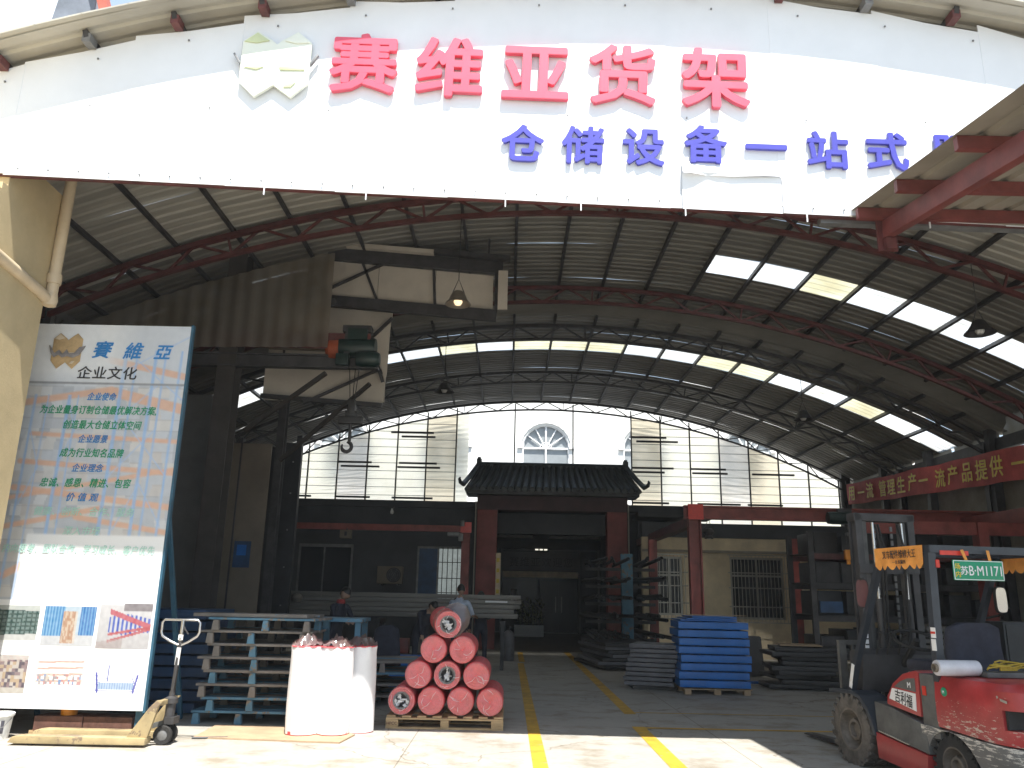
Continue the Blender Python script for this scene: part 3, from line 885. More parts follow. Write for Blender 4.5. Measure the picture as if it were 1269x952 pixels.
obj("pipe_elbow", MB().lathe([(.02, -.09), (.075, -.07), (.088, 0), (.075, .08), (.02, .1)], 14, (-5.47, 8.98, 4.86)), "pipe_cream", yb, smooth=True)

M["far_panel"] = mat("far_grey_panel", (.22, .25, .30), .8, var=.3, scale=.4)
ub = thing("far_building", "pale blue-white building with an orange roof edge rising beyond the shed roof", "building", (-20, 26, 0))
obj("wall", MB().prism([(-40, 0), (-14.6, 0), (-15.35, 22.6), (-40, 22.6)], (0, 25.0, 0), (1, 0, 0), (0, 0, 1), -8), "blue_wall", ub)
obj("gable_panel", MB().prism([(-17.3, 18.5), (-15.3, 18.5), (-15.45, 22.4), (-16.8, 22.4)], (0, 24.97, 0), (1, 0, 0), (0, 0, 1), -.025), "far_panel", ub)
obj("roof_edge", MB().bar((-15.9, 24.8, 24.5), (-14.75, 24.8, 21.2), .5, .30), "roof_tile_red", ub)

# ================================================================== white building beyond the end wall
wb = thing("white_building", "sunlit white building with arched windows beyond the end of the shed", "building", (1.5, 38, 0))
YW = 38.0
WINS = (-8.0, -3.2, 1.68, 6.5, 11.3)
def arch_pts(w, z0, zs, n=12, ex=0):
    pts = [(-w / 2 - ex, z0 - ex), (w / 2 + ex, z0 - ex), (w / 2 + ex, zs)]
    for i in range(1, n):
        a = math.pi * i / n
        pts.append(((w / 2 + ex) * math.cos(a), zs + (w / 2 + ex) * math.sin(a)))
    pts.append((-w / 2 - ex, zs))
    return pts
# facade with real openings: strips of wall round each window
def facade():
    mb = MB()
    z0, zs, zt, w = 6.9, 8.45, 11.5, 2.2
    xl = -16.0
    for xw in WINS:
        mb.span((xl, YW, 4.2), (xw - w / 2, YW + .3, zt)); xl = xw + w / 2
        mb.span((xw - w / 2, YW, 4.2), (xw + w / 2, YW + .3, z0))
        n = 12
        for i in range(n):
            a0, a1 = math.pi * (1 - i / n), math.pi * (1 - (i + 1) / n)
            xa, xb = xw + w / 2 * math.cos(a0), xw + w / 2 * math.cos(a1)
            za, zc = zs + w / 2 * math.sin(a0), zs + w / 2 * math.sin(a1)
            vs = [(xa, YW, za), (xb, YW, zc), (xb, YW, zt), (xa, YW, zt), (xa, YW + .3, za), (xb, YW + .3, zc), (xb, YW + .3, zt), (xa, YW + .3, zt)]
            mb.add(vs, [(0, 1, 2, 3), (4, 7, 6, 5), (0, 4, 5, 1)])
    mb.span((xl, YW, 4.2), (20, YW + .3, zt))
    return mb
obj("wall", facade(), "white_render", wb)
obj("wall_cap", MB().span((-16.2, YW - .25, 11.5), (20.2, YW + .4, 11.8)), "white_render", wb)
for xw in WINS:
    w = 2.2
    fr = MB()
    pts = arch_pts(w, 6.9, 8.45)
    for (a, b) in zip(pts, pts[1:] + pts[:1]):
        fr.bar((xw + a[0], YW + .12, a[1]), (xw + b[0], YW + .12, b[1]), .09, .09, (0, 1, 0))
    wf = obj("window", fr, "white_frame", wb)
    obj("pane", MB().prism(arch_pts(w - .02, 6.92, 8.45), (xw, YW + .2, 0), (1, 0, 0), (0, 0, 1), -.02), "window_grey", wf)
    mb = MB().span((xw - .04, YW + .08, 6.9), (xw + .04, YW + .16, 9.5)).span((xw - 1.1, YW + .09, 8.41), (xw + 1.1, YW + .155, 8.49))
    for a in (35, 62, 118, 145):
        mb.bar((xw, YW + .11, 8.45), (xw + 1.08 * math.cos(R(a)), YW + .11, 8.45 + 1.08 * math.sin(R(a))), .05, .05, (0, 1, 0))
    for a in range(0, 180, 20):
        mb.bar((xw + .28 * math.cos(R(a)), YW + .11, 8.45 + .28 * math.sin(R(a))), (xw + .28 * math.cos(R(a + 20)), YW + .11, 8.45 + .28 * math.sin(R(a + 20))), .04, .04, (0, 1, 0))
    obj("glazing_bars", mb, "white_frame", wf)
    obj("sill", MB().span((xw - 1.35, YW - .12, 8.42), (xw - 1.1, YW, 8.5)).span((xw + 1.1, YW - .12, 8.42), (xw + 1.35, YW, 8.5)).span((xw - 1.25, YW - .1, 6.78), (xw + 1.25, YW, 6.9)), "white_render", wf)
    mb = MB()
    for i in range(12):
        a0, a1 = math.pi * i / 12, math.pi * (i + 1) / 12
        mb.bar((xw + 1.28 * math.cos(a0), YW - .03, 8.45 + 1.28 * math.sin(a0)), (xw + 1.28 * math.cos(a1), YW - .03, 8.45 + 1.28 * math.sin(a1)), .16, .08, (0, 1, 0))
    obj("arch_moulding", mb, "white_render", wf)
# low block under it: flat roof from the end of the shed to the entrance
low = thing("office_block", "low dark office block with flat roof under the end wall of the shed", "building", (-1, 31, 0))
obj("flat_roof", MB().span((-8.2, 26.55, 4.33), (5.75, 38.4, 4.55)), "dark_wall", low)
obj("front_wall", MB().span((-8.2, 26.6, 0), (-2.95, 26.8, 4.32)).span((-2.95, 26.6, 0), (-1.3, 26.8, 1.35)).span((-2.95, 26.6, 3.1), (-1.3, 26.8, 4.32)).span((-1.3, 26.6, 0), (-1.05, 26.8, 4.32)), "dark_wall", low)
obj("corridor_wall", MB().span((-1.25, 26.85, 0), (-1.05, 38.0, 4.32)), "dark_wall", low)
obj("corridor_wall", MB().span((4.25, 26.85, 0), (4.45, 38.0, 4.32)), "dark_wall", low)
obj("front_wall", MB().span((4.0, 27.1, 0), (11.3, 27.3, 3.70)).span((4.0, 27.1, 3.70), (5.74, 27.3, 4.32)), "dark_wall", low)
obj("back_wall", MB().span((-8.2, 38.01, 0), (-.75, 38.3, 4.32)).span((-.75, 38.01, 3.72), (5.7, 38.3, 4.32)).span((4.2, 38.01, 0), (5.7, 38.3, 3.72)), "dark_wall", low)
# left window with bars, shutter window, shelf
w1 = obj("window", MB().span((-2.95, 26.7, 3.03), (-1.3, 26.76, 3.1)).span((-2.95, 26.7, 1.35), (-1.3, 26.76, 1.42)).span((-2.95, 26.7, 1.42), (-2.89, 26.76, 3.03)).span((-1.36, 26.7, 1.42), (-1.3, 26.76, 3.03)).span((-2.3, 26.7, 1.42), (-2.24, 26.76, 3.03)), "grey_steel", low)
obj("pane", MB().span((-2.24, 26.72, 1.42), (-1.36, 26.73, 3.03)), "daylit", w1)
obj("shutter", MB().span((-2.89, 26.71, 1.42), (-2.3, 26.74, 3.03)), "deep_blue", w1)
mb = MB()
for i in range(5):
    x = -2.12 + i * .16
    mb.span((x - .012, 26.64, 1.36), (x + .012, 26.66, 3.08))
for z in (1.65, 2.1, 2.6): mb.span((-2.24, 26.63, z - .012), (-1.36, 26.65, z + .012))
obj("bars", mb, "black_steel", w1)
w2 = obj("window", MB().span((-6.75, 26.54, 1.30), (-5.0, 26.58, 1.38)).span((-6.75, 26.54, 3.0), (-5.0, 26.58, 3.1)).span((-6.75, 26.54, 1.38), (-6.68, 26.58, 3.0)).span((-5.07, 26.54, 1.38), (-5.0, 26.58, 3.0)).span((-5.95, 26.54, 1.38), (-5.9, 26.58, 3.0)), "grey_steel", low)
obj("pane", MB().span((-6.68, 26.56, 1.38), (-5.07, 26.57, 3.0)), "glass_dark", w2)
# entrance
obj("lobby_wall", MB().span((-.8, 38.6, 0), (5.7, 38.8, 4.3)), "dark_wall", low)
dr = obj("entrance_frame", MB().span((-.35, 37.9, 0), (-.25, 38.0, 3.70)).span((3.2, 37.9, 0), (3.3, 38.0, 3.7)).span((-.25, 37.92, 3.62), (3.2, 37.98, 3.7)).span((4.1, 37.9, 0), (4.2, 38, 3.7)), "grey_wall", low)
obj("door_beam", MB().span((-.25, 37.86, 2.42), (3.2, 37.96, 2.70)), "gold_wood", dr)
obj("welcome_board", MB().span((-.25, 37.9, 2.74), (3.2, 37.94, 3.58)), "grey_wall", dr)
obj("welcome_lettering", text_mesh("赛维亚欢迎您", .46, .01, .012, 0, (1.5, 37.895, 3.12), width=2.9, spacing=1.2), "ink_black", dr)
obj("glass_panel", MB().span((-.25, 37.95, 0), (1.35, 37.97, 2.42)), "glass_dark", dr)
obj("side_panel", MB().span((3.3, 37.95, 0), (4.1, 37.97, 3.62)), "glass_dark", dr)
obj("notice", MB().span((.15, 37.92, 1.0), (.42, 37.94, 1.9)), "poly_grey", dr)
for x in (1.9, 2.75):
    d_ = obj("door_leaf", MB().span((x - .42, 38.06, .02), (x + .42, 38.10, 2.40)), "glass_dark", dr)
    obj("handle", MB().span((x + (.28 if x < 2 else -.3), 38.0, .9), (x + (.31 if x < 2 else -.27), 38.04, 1.6)), "alu", d_)
cl = thing("ceiling_light", "small three-lamp ceiling light glowing above the entrance welcome board", "light", (1.45, 37.0, 3.6))
obj("light_bar", MB().span((1.1, 36.95, 3.66), (1.8, 37.05, 4.30)), "dark_wall", cl)
for i in range(3):
    obj("lamp", MB().span((1.2 + .2 * i, 36.9, 3.6), (1.34 + .2 * i, 37.0, 3.655)), "led", cl)

# portico with tiled roof
po = thing("entrance_portico", "entrance portico with dark tiled roof on two square red columns", "portico", (1.45, 26.6, 0))
for x in (-.70, 3.45):
    obj("column", MB().span((x - .32, 26.0, 0), (x + .32, 26.5, 4.55)), "portico_red", po, bevel=.01)
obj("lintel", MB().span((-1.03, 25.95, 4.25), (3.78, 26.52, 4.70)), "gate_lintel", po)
obj("ceiling_panel", MB().span((-.4, 26.53, 3.55), (3.23, 26.6, 4.2)), "dark_wall", po)
obj("fascia_board", MB().span((-1.36, 25.5, 4.70), (4.10, 26.54, 4.82)), "tile_dark", po)
prof = [(-1.43, 25.35, 4.82), (4.17, 25.35, 4.82), (3.74, 26.3, 5.72), (-.98, 26.3, 5.72), (-1.43, 27.2, 4.82), (4.17, 27.2, 4.82)]
obj("roof_slab", MB().add(prof, [(0, 1, 2, 3), (4, 3, 2, 5), (0, 3, 4), (1, 5, 2), (0, 4, 5, 1)]), "tile_dark", po)
nt_ = 25
for i in range(nt_):
    t = (i + .5) / nt_
    xb, xt = -1.41 + 5.56 * t, -.96 + 4.68 * t
    pts = []
    for q in range(6):
        s = q / 5
        pts.append((xb + (xt - xb) * s, 25.3 + 1.0 * s, 4.84 + .92 * s - .10 * math.sin(math.pi * s)))
    obj("tile_row", MB().pipe(pts, .085, 8), "tile_dark", po, smooth=True)
obj("ridge", MB().pipe([(-1.02, 26.3, 5.72), (3.78, 26.3, 5.72)], .12, 10), "tile_dark", po, smooth=True)
for sx, x in ((-1, -1.02), (1, 3.78)):
    obj("ridge_end", MB().box((x, 26.3, 5.82), (.17, .2, .22)).box((x, 26.3, 5.94), (.11, .14, .1)), "tile_dark", po, bevel=.02)
    pts = [(x, 26.3, 5.78), (x + sx * .26, 25.75, 5.28), (x + sx * .44, 25.3, 4.96), (x + sx * .53, 25.15, 5.0), (x + sx * .56, 25.1, 5.10), (x + sx * .53, 25.1, 5.15)]
    obj("hip_ridge", MB().pipe(pts, .07, 8, radii=[.08, .08, .08, .06, .045, .02]), "tile_dark", po, smooth=True)
rg = obj("eaves_tile", MB().lathe([(.0, 0), (.085, 0), (.085, .03), (0, .03)], 10, (-1.30, 25.27, 4.84), 'Y'), "tile_dark", po)
for i in range(1, nt_):
    e = rg.copy(); col.objects.link(e); e.location.x = rg.location.x + 5.56 * i / nt_
ct = thing("couplet_board", "narrow gold couplet board hung beside the left portico column", "sign", (-.33, 25.98, 1.4))
obj("board", MB().span((-.40, 26.0, 1.2), (-.24, 26.05, 2.9)), "gold_wood", ct)
for i in range(5):
    obj("boss", MB().box((-.32, 25.985, 1.4 + .32 * i), (.09, .02, .12)), "ink_yellow", ct, bevel=.008)
for x, lab in ((-1.07, "thin white downpipe beside the left portico column"), (3.80, "thin white downpipe beside the right portico column")):
    tag(obj("downpipe", MB().pipe([(x, 25.95, 0), (x, 25.95, 4.5)], .022, 8), "alu"), lab, "pipe")

# ================================================================== poster board
pb = thing("poster_board", "tall white poster board with blue and green writing at the yard's left edge", "board", (-4.99, 9.65, 0))
PX0, PX1, PZ0, PZ1, PY = -5.98, -4.02, 0.28, 4.77, 9.60
obj("panel", MB().span((PX0, PY, PZ0), (PX1, PY + .05, PZ1)), "poster_white", pb)
obj("frame_edge", MB().span((PX1, PY - .004, PZ0 - .02), (PX1 + .028, PY + .06, PZ1 + .02)), "frame_blue", pb)
obj("frame_edge", MB().span((PX0 - .05, PY - .004, PZ0 - .02), (PX0, PY + .06, PZ1 + .02)), "frame_blue", pb)
for x in (PX0 + .1, PX1 - .06):
    obj("leg", MB().span((x - .04, PY + .06, 0), (x + .04, PY + .13, PZ1)), "frame_blue", pb)
    obj("brace", MB().bar((x, PY + .1, 2.6), (x, PY + 1.3, .03), .05, .05), "frame_blue", pb)
PW, PH = PX1 - PX0, PZ1 - PZ0
def ppt(a, b, y):                       # a: 0 left - 1 right, b: 0 top - 1 bottom
    return (PX0 + a * PW, PY - y, PZ1 - b * PH)
_ply = [0.002]
def ply():
    _ply[0] += 0.00004
    return _ply[0]
def wash(c, k=None):
    g = sum(c) / 3
    k = .22
    return tuple(x * (1 - k) + (g * .4 + .42) * k for x in c)
def pquad(mb, a0, b0, a1, b1, y, c, sk=0.0):
    y = ply(); c = wash(c)
    mb.add([ppt(a0, b1, y), ppt(a1, b1 + sk, y), ppt(a1, b0 + sk, y), ppt(a0, b0, y)], [(0, 1, 2, 3)], c)
def pline(mb, a0, b0, a1, b1, w, y, c):
    y = ply(); c = wash(c)
    d = Vector(((a1 - a0) * PW, (b1 - b0) * PH)); n = Vector((-d.y, d.x)).normalized() * w / 2
    q = [(a0 * PW + n.x, b0 * PH + n.y), (a1 * PW + n.x, b1 * PH + n.y), (a1 * PW - n.x, b1 * PH - n.y), (a0 * PW - n.x, b0 * PH - n.y)]
    mb.add([(PX0 + x, PY - y, PZ1 - z) for x, z in q], [(0, 1, 2, 3)], c)
pr = random.Random(11)
def tone_grid(name, a0, b0, a1, b1, nu, nv, fn, y):
    """flat print: a fine net of vertices, each carrying its ink colour"""
    vs, fs, cs = [], [], []
    for j in range(nv + 1):
        for i in range(nu + 1):
            u, v = i / nu, j / nv
            vs.append(ppt(a0 + (a1 - a0) * u, b0 + (b1 - b0) * v, y)); cs.append(fn(u, v))
    m = nu + 1
    for j in range(nv):
        for i in range(nu):
            fs.append((j * m + i, (j + 1) * m + i, (j + 1) * m + i + 1, j * m + i + 1))
    me = bpy.data.meshes.new(name); me.from_pydata(vs, [], fs)
    at_ = me.color_attributes.new("ink", 'FLOAT_COLOR', 'POINT')
    for d, c in zip(at_.data, cs): d.color = (max(0, c[0]), max(0, c[1]), max(0, c[2]), 1)
    return obj(name, me, "print", pb)
def mixc(a, b, t): return tuple(x + (q - x) * t for x, q in zip(a, b))
def band(d, w, soft): return max(0.0, min(1.0, (w - abs(d)) / soft))
def hsh(i, j, k=0): return (math.sin(i * 127.1 + j * 311.7 + k * 74.7) * 43758.5453) % 1.0
def segd(u, v, a, b, c, d):
    px_, py_ = (u - a) * PW, (v - b) * PH
    dx, dy = (c - a) * PW, (d - b) * PH
    t = max(0, min(1, (px_ * dx + py_ * dy) / (dx * dx + dy * dy)))
    return math.hypot(px_ - dx * t, py_ - dy * t)
BEAMS = [(.02, .225, .55, .185, .05), (.55, .19, 1, .235, .07), (.50, .10, 1, .145, .05), (.10, .31, 1, .325, .035), (.06, .385, 1, .41, .04), (0, .485, 1, .40, .035), (.05, .455, 1, .50, .045), (0, .56, .6, .505, .04), (.45, .53, 1, .565, .04), (0, .70, .2, .65, .05)]
UPS = [(.09, .02), (.17, .013), (.30, .026), (.355, .015), (.61, .028), (.68, .018), (.80, .026), (.86, .018), (.96, .02)]
DIAG = [(.62, .13, 1, .03), (.66, .09, 1, .21), (.61, .27, .86, .16), (.66, .27, .96, .42), (.61, .42, .86, .29), (.30, .22, .36, .30), (.30, .38, .36, .30), (.68, .56, .80, .44), (.80, .44, .96, .55), (.09, .30, .17, .40), (.09, .50, .17, .40)]
def backdrop(u, v):
    c = mixc((.56, .60, .66), (.40, .44, .50), min(1, v / .58))
    ci, cj = int(u * 15 + .3 * math.sin(v * 40)), int(v * 34)
    if v > .17:
        h_ = hsh(ci, cj)
        g = [(.64, .60, .55), (.38, .40, .44), (.66, .66, .66), (.30, .33, .38), (.54, .48, .43), (.60, .56, .50)][int(h_ * 5.99)]
        c = mixc(c, g, .55 * (hsh(ci, cj, 3) > .35))
        c = mixc(c, (.24, .25, .29), .45 * band(((v * 34) % 1) - .08, .10, .10) * (hsh(ci, cj, 5) > .4))
    for a, b, c_, d, w in BEAMS:
        t = band(segd(u, v, a, b, c_, d), w, .018)
        if t: c = mixc(c, (.66, .36, .22), t * .9)
    for a, w in UPS:
        top = .07 if a > .58 else .20
        if v > top:
            t = band((u - (a - .035 * (v - .15))) * PW, w, .012)
            if t: c = mixc(c, (.22, .42, .74), t * .85)
    for a, b, c_, d in DIAG:
        t = band(segd(u, v, a, b, c_, d), .012, .010)
        if t: c = mixc(c, (.28, .46, .76), t * .75)
    top_fade = max(0, min(1, (.185 - v) / .05)) * max(0, min(1, (.70 - u) / .22))
    c = mixc(mixc(c, (.80, .82, .84), .16), (.78, .80, .82), top_fade)
    low = max(0, min(1, (v - .572) / .006)) * max(0, min(1, (u - .17 + (v - .6) * .1) / .01 if v < .74 else 1))
    c = mixc(c, (.80, .82, .84), low)
    if abs(v - .168) < .0022: c = mixc(c, (.28, .29, .31), .9)
    n_ = noise.noise(Vector((u * 30, v * 60, 1))) * .03 * (1 - low)
    return tuple(x + n_ for x in c)
tone_grid("poster_print", 0, 0, 1, 1, 150, 330, backdrop, .002)
def pic_fn(kind):
    def f(u, v):
        nz = .05 * noise.noise(Vector((u * 14, v * 10, kind * 7.0)))
        if kind == 0:
            c = mixc((.62, .66, .64), (.70, .71, .70), v)
            if .1 + .05 * u < v < .82 - .06 * u:
                c = (.20, .29, .28)
                if band(((u * 11) % 1) - .5, .16, .1): c = (.04, .09, .085)
                if band(((v * 9 + u * .6) % 1) - .5, .18, .1): c = (.05, .10, .09)
        elif kind == 1:
            c = (.56, .68, .80) if v < .72 else (.66, .68, .72)
            if u < .40 and v < .76: c = mixc((.07, .28, .60), (.30, .55, .80), band(((u * 17) % 1) - .5, .3, .2))
            if u > .70 and v < .74: c = mixc((.06, .22, .55), (.25, .5, .78), band(((u * 17) % 1) - .5, .25, .2))
            if .37 < u < .64 and .12 < v < .95:
                c = mixc((.66, .53, .42), (.50, .28, .18), .8 * (hsh(int(u * 34), int(v * 13)) > .45))
                if u > .60: c = (.72, .66, .60)
        elif kind == 2:
            c = mixc((.70, .70, .73), (.56, .55, .57), v)
            vp = (v - .5) / max(.05, (.15 + .9 * (1 - u)))
            if u > .2:
                k_ = (v - .48) / (.12 + .75 * (1 - abs(u - .55)))
                if abs(k_) < .28: c = mixc((.62, .62, .68), (.06, .12, .52), (band(((u * 12) % 1) - .5, .26, .1)))
                if band(v - (.10 + .42 * u), .06, .03): c = (.55, .14, .18)
                if band(v - (.74 - .22 * u), .03, .02) or band(v - (.92 - .36 * u), .03, .02): c = (.52, .13, .15)
            if v > .86 - .2 * u and u < .5: c = mixc(c, (.40, .33, .32), .6)
            if v < .16 and u > .45: c = mixc(c, (.18, .15, .17), .8)
        elif kind == 3:
            c = mixc((.72, .68, .65), (.62, .58, .52), v)
            if .12 < v < .86:
                h_ = hsh(int(u * 17), int(v * 11))
                c = [(.15, .12, .15), (.60, .46, .32), (.34, .25, .26), (.66, .60, .55)][int(h_ * 3.99)]
            if v < .2: c = mixc(c, (.66, .40, .38), .4 * band(((v * 20 + u * 4) % 1) - .5, .2, .1))
        elif kind == 4:
            c = (.76, .74, .74)
            for q in range(4):
                if band(v - (.14 + .2 * q - .04 * u), .035, .02): c = (.70, .42, .33)
            if .5 < v < .86 and hsh(int(u * 22), int(v * 12)) > .45: c = [(.16, .30, .60), (.60, .22, .22), (.34, .30, .33), (.7, .6, .5)][int(hsh(int(u * 22), int(v * 12), 2) * 3.99)]
            c = mixc(c, (.8, .8, .81), .15 + .5 * max(0, .3 - min(u, 1 - u, v, 1 - v)))
        else:
            c = (.80, .82, .84)
            def ln(a, b, d, e, w): return band(segd(u, v * .6, a, b * .6, d, e * .6), w, .02)
            body = .60 < v < .84 and .10 < u < .88
            if body: c = mixc((.50, .64, .82), (.22, .34, .68), band(((u * 18) % 1) - .5, .22, .15))
            for a, b, d, e, w in ((.30, .06, .85, .06, .02), (.30, .06, .30, .58, .018), (.85, .06, .85, .5, .018), (.08, .62, .30, .46, .02), (.88, .62, .85, .46, .02)):
                if ln(a, b, d, e, w): c = (.14, .17, .50)
            for a, b, d, e, w in ((.04, .30, .10, .92, .045), (.95, .36, .88, .92, .045), (.08, .86, .9, .86, .05)):
                if ln(a, b, d, e, w): c = (.09, .10, .48)
        e_ = min(u, 1 - u, v, 1 - v)
        c = mixc((.80, .82, .84), c, min(1, e_ / .06)) if kind in (4,) else c
        g_ = mixc(c, (.80, .82, .84), .04)
        return tuple(x * .62 + nz if min(g_) < .70 else x for x in g_)
    return f
for q_, (a0, b0, a1, b1) in enumerate(((.02, .755, .33, .845), (.36, .755, .66, .85), (.68, .745, .985, .855), (.02, .875, .31, .965), (.36, .88, .64, .955), (.70, .89, .96, .965))):
    tone_grid("printed_picture", a0, b0, a1, b1, 72, 44, pic_fn(q_), .004)
_ply = [.005]
def pt_text(body, a, b, size, m, shear=.0, weight=.012, width=None, name="lettering", spacing=1.05):
    obj(name, text_mesh(body, size, .003, weight, shear, ppt(a, b, _ply[0] + .002), width=width * PW if width else None, spacing=spacing), m, pb)
pt_text("賽", .46, .072, .23, "ink_blue", .22, .02); pt_text("維", .655, .074, .23, "ink_blue", .22, .02); pt_text("亞", .845, .076, .21, "ink_blue", .22, .024)
pt_text("企业文化", .51, .138, .17, "ink_black", .05, .012, .37)
for body, a, b, s, m, w in [("企业使命", .50, .205, .105, "ink_blue", .18), ("为企业量身订制仓储最优解决方案,", .49, .243, .115, "ink_green", .72), ("创造最大仓储立体空间", .53, .283, .115, "ink_green", .48),
                            ("企业愿景", .485, .322, .105, "ink_blue", .18), ("成为行业知名品牌", .49, .36, .115, "ink_green", .39), ("企业理念", .48, .40, .105, "ink_blue", .19),
                            ("忠诚、感恩、精进、包容", .48, .44, .115, "ink_green", .55), ("价 值 观", .475, .478, .105, "ink_blue", .19)]:
    pt_text(body, a, b, s, m, .2, .012, w)
M["ink_pale"] = mat("ink_pale_green", (.42, .66, .58), .45, var=.03)
for body, a, b, w in [("健康、创新、合作、服务", .50, .515, .60), ("深入市场", .50, .565, .22), ("内向思考、团队合作、学习成长、客户优先", .50, .612, .90)]:
    pt_text(body, a, b, .11, "ink_pale", .2, .006, w)
M["em_tan"] = mat("emblem_print_tan", (.60, .42, .22), .45, var=.2, scale=6)
M["em_grey"] = mat("emblem_print_grey", (.30, .28, .28), .4, var=.3, scale=10)
M["em_pale"] = mat("emblem_print_pale", (.70, .58, .42), .45, var=.1, scale=6)
emblem((PX0 + .235 * PW, PY - _ply[0] - .003, PZ1 - .078 * PH), .46, pb, ("em_tan", "em_pale", "em_grey"), .006)

# things under and beside it
for i, x in enumerate((-4.97, -4.42)):
    tag(obj("brown_block", MB().span((x - .27, 9.66, .045), (x + .27, 9.95, .20)), "brown_block", bevel=.008), 
        "brown block on the ground under the poster board, farther from the pallet truck wheel" if i == 0 else "brown block on the ground under the poster board, next to its blue leg", "block", "brown blocks under the poster board")
tag(obj("timber_bearer", MB().span((-5.3, 9.70, 0), (-4.1, 9.92, .045)), "wood"), "flat timber bearer under the two brown blocks", "timber")
ob = thing("orange_bucket", "small orange bucket standing on a brown block below the poster board", "bucket", (-4.93, 9.80, .20))
obj("body", MB().lathe([(.085, 0), (.10, .14), (.105, .15), (.095, .15), (.08, .02), (0, .02)], 20), "orange", ob, local=True, smooth=True)
obj("rim", MB().lathe([(.10, .135), (.112, .14), (.112, .155), (.10, .158)], 20), "orange", ob, local=True, smooth=True)
bk = thing("paint_bucket", "white plastic paint bucket with printed label at the lower left corner", "bucket", (-5.50, 9.42, 0))
obj("body", MB().lathe([(0, 0), (.125, 0), (.145, .24), (.15, .25), (.135, .25), (.115, .03), (0, .03)], 28), "bucket", bk, local=True, smooth=True)
obj("rim", MB().lathe([(.146, .225), (.158, .23), (.158, .255), (.146, .26)], 28), "bucket", bk, local=True, smooth=True)
mb = MB()
for i in range(9):
    a0, a1 = R(-95 + i * 7), R(-95 + (i + 1) * 7)
    mb.add([(.136 * math.cos(a0), .136 * math.sin(a0), .06), (.136 * math.cos(a1), .136 * math.sin(a1), .06), (.1445 * math.cos(a1), .1445 * math.sin(a1), .19), (.1445 * math.cos(a0), .1445 * math.sin(a0), .19)], [(0, 1, 2, 3)],
           (.08, .08, .1) if i % 3 else (.5, .5, .5))
obj("label_print", mb, "print", bk, local=True)
obj("handle", MB().pipe([(-.15, 0, .21), (-.13, -.10, .13), (0, -.165, .09), (.13, -.10, .13), (.15, 0, .21)], .004, 6), "grey_steel", bk, local=True)

# ================================================================== hand pallet truck
pj = thing("pallet_truck", "yellow hand pallet truck with its forks along the foot of the poster board", "pallet truck", (-3.62, 9.30, 0))
def fork(y):
    mb = MB()
    mb.prism([(-1.52, .03), (-1.48, .085), (-1.40, .095), (-.12, .095), (-.10, .095), (-.10, .028), (-1.45, .022)], (0, y + .075, 0), (1, 0, 0), (0, 0, 1), .15)
    return mb
for y in (-.20, .22):
    f = obj("fork", fork(y), "jack_yellow", pj, local=True, bevel=.006)
    obj("fork_roller", MB().lathe([(0, -.05), (.036, -.05), (.036, .05), (0, .05)], 14, (-1.30, y, .037), 'Y'), "black_rubber", f, local=True, smooth=True)
mb = MB()
for y in (-.235, .195):
    mb.prism([(-.32, .09), (-.10, .095), (-.02, .40), (.03, .46), (-.045, .46), (-.12, .38)], (0, y, 0), (1, 0, 0), (0, 0, 1), -.05)
mb.box((-.02, -.0, .43), (.06, .42, .05))
obj("chassis", mb, "jack_yellow", pj, local=True, bevel=.008)
obj("pump", MB().lathe([(.0, .20), (.055, .20), (.06, .24), (.05, .30), (.05, .40), (.07, .41), (.07, .46), (.03, .48), (.03, .52), (0, .52)], 16, (.02, 0, 0)).box((.05, 0, .24), (.1, .16, .07)).box((-.02, .07, .31), (.06, .06, .2)), "dark_steel", pj, local=True, smooth=True)
obj("linkage", MB().bar((-.32, -.03, .13), (0, 0, .22), .05, .05).bar((0, -.08, .14), (0, .08, .14), .05, .05), "lift_grey", pj, local=True)
for y in (-.075, .075):
    w_ = obj("steer_wheel", MB().lathe([(.055, -.025), (.092, -.025), (.098, -.015), (.098, .015), (.092, .025), (.055, .025)], 28, (0, y, .098), 'Y', closed=True), "black_rubber", pj, local=True, smooth=30)
    obj("hub", MB().lathe([(0, -.028), (.03, -.028), (.055, -.018), (.055, .018), (.03, .028), (0, .028)], 20, (0, y, .098), 'Y'), "grey_steel", w_, local=True, smooth=30)
obj("tiller", MB().bar((.02, 0, .48), (.06, -.03, 1.12), .05, .035, (1, 0, 0)), "dark_steel", pj, local=True, bevel=.006)
obj("tiller_label", MB().bar((.043, -.036, .80), (.055, -.048, .98), .045, .005, (0, -1, .1)), "ink_white", pj, local=True)
obj("tiller_label", MB().bar((.0585, -.052, 1.06), (.061, -.053, 1.115), .05, .005, (0, -1, .1)), "ink_white", pj, local=True)
loop = [(.05, -.03, 1.00), (-.05, -.03, 1.04), (-.15, -.03, 1.10), (-.165, -.03, 1.14), (-.165, -.03, 1.24), (-.14, -.03, 1.27), (.22, -.03, 1.27), (.25, -.03, 1.24), (.25, -.03, 1.14), (.23, -.03, 1.10), (.14, -.03, 1.04), (.05, -.03, 1.00)]
h_ = obj("handle_loop", MB().pipe(loop, .013, 10), "chrome", pj, local=True, smooth=True)
obj("trigger", MB().bar((.07, -.03, 1.20), (.13, -.03, 1.12), .012, .012), "dark_steel", h_, local=True)
obj("tiller_head", MB().bar((.056, -.03, 1.05), (.062, -.03, 1.27), .05, .03, (1, 0, 0)), "chrome", pj, local=True, bevel=.005)
tag(obj("steel_rod", MB().pipe([(-3.45, 9.62, .012), (-3.08, 9.70, .012)], .012, 6), "dark_steel"), "short dark steel rod lying on the floor right of the pallet truck wheel", "rod")

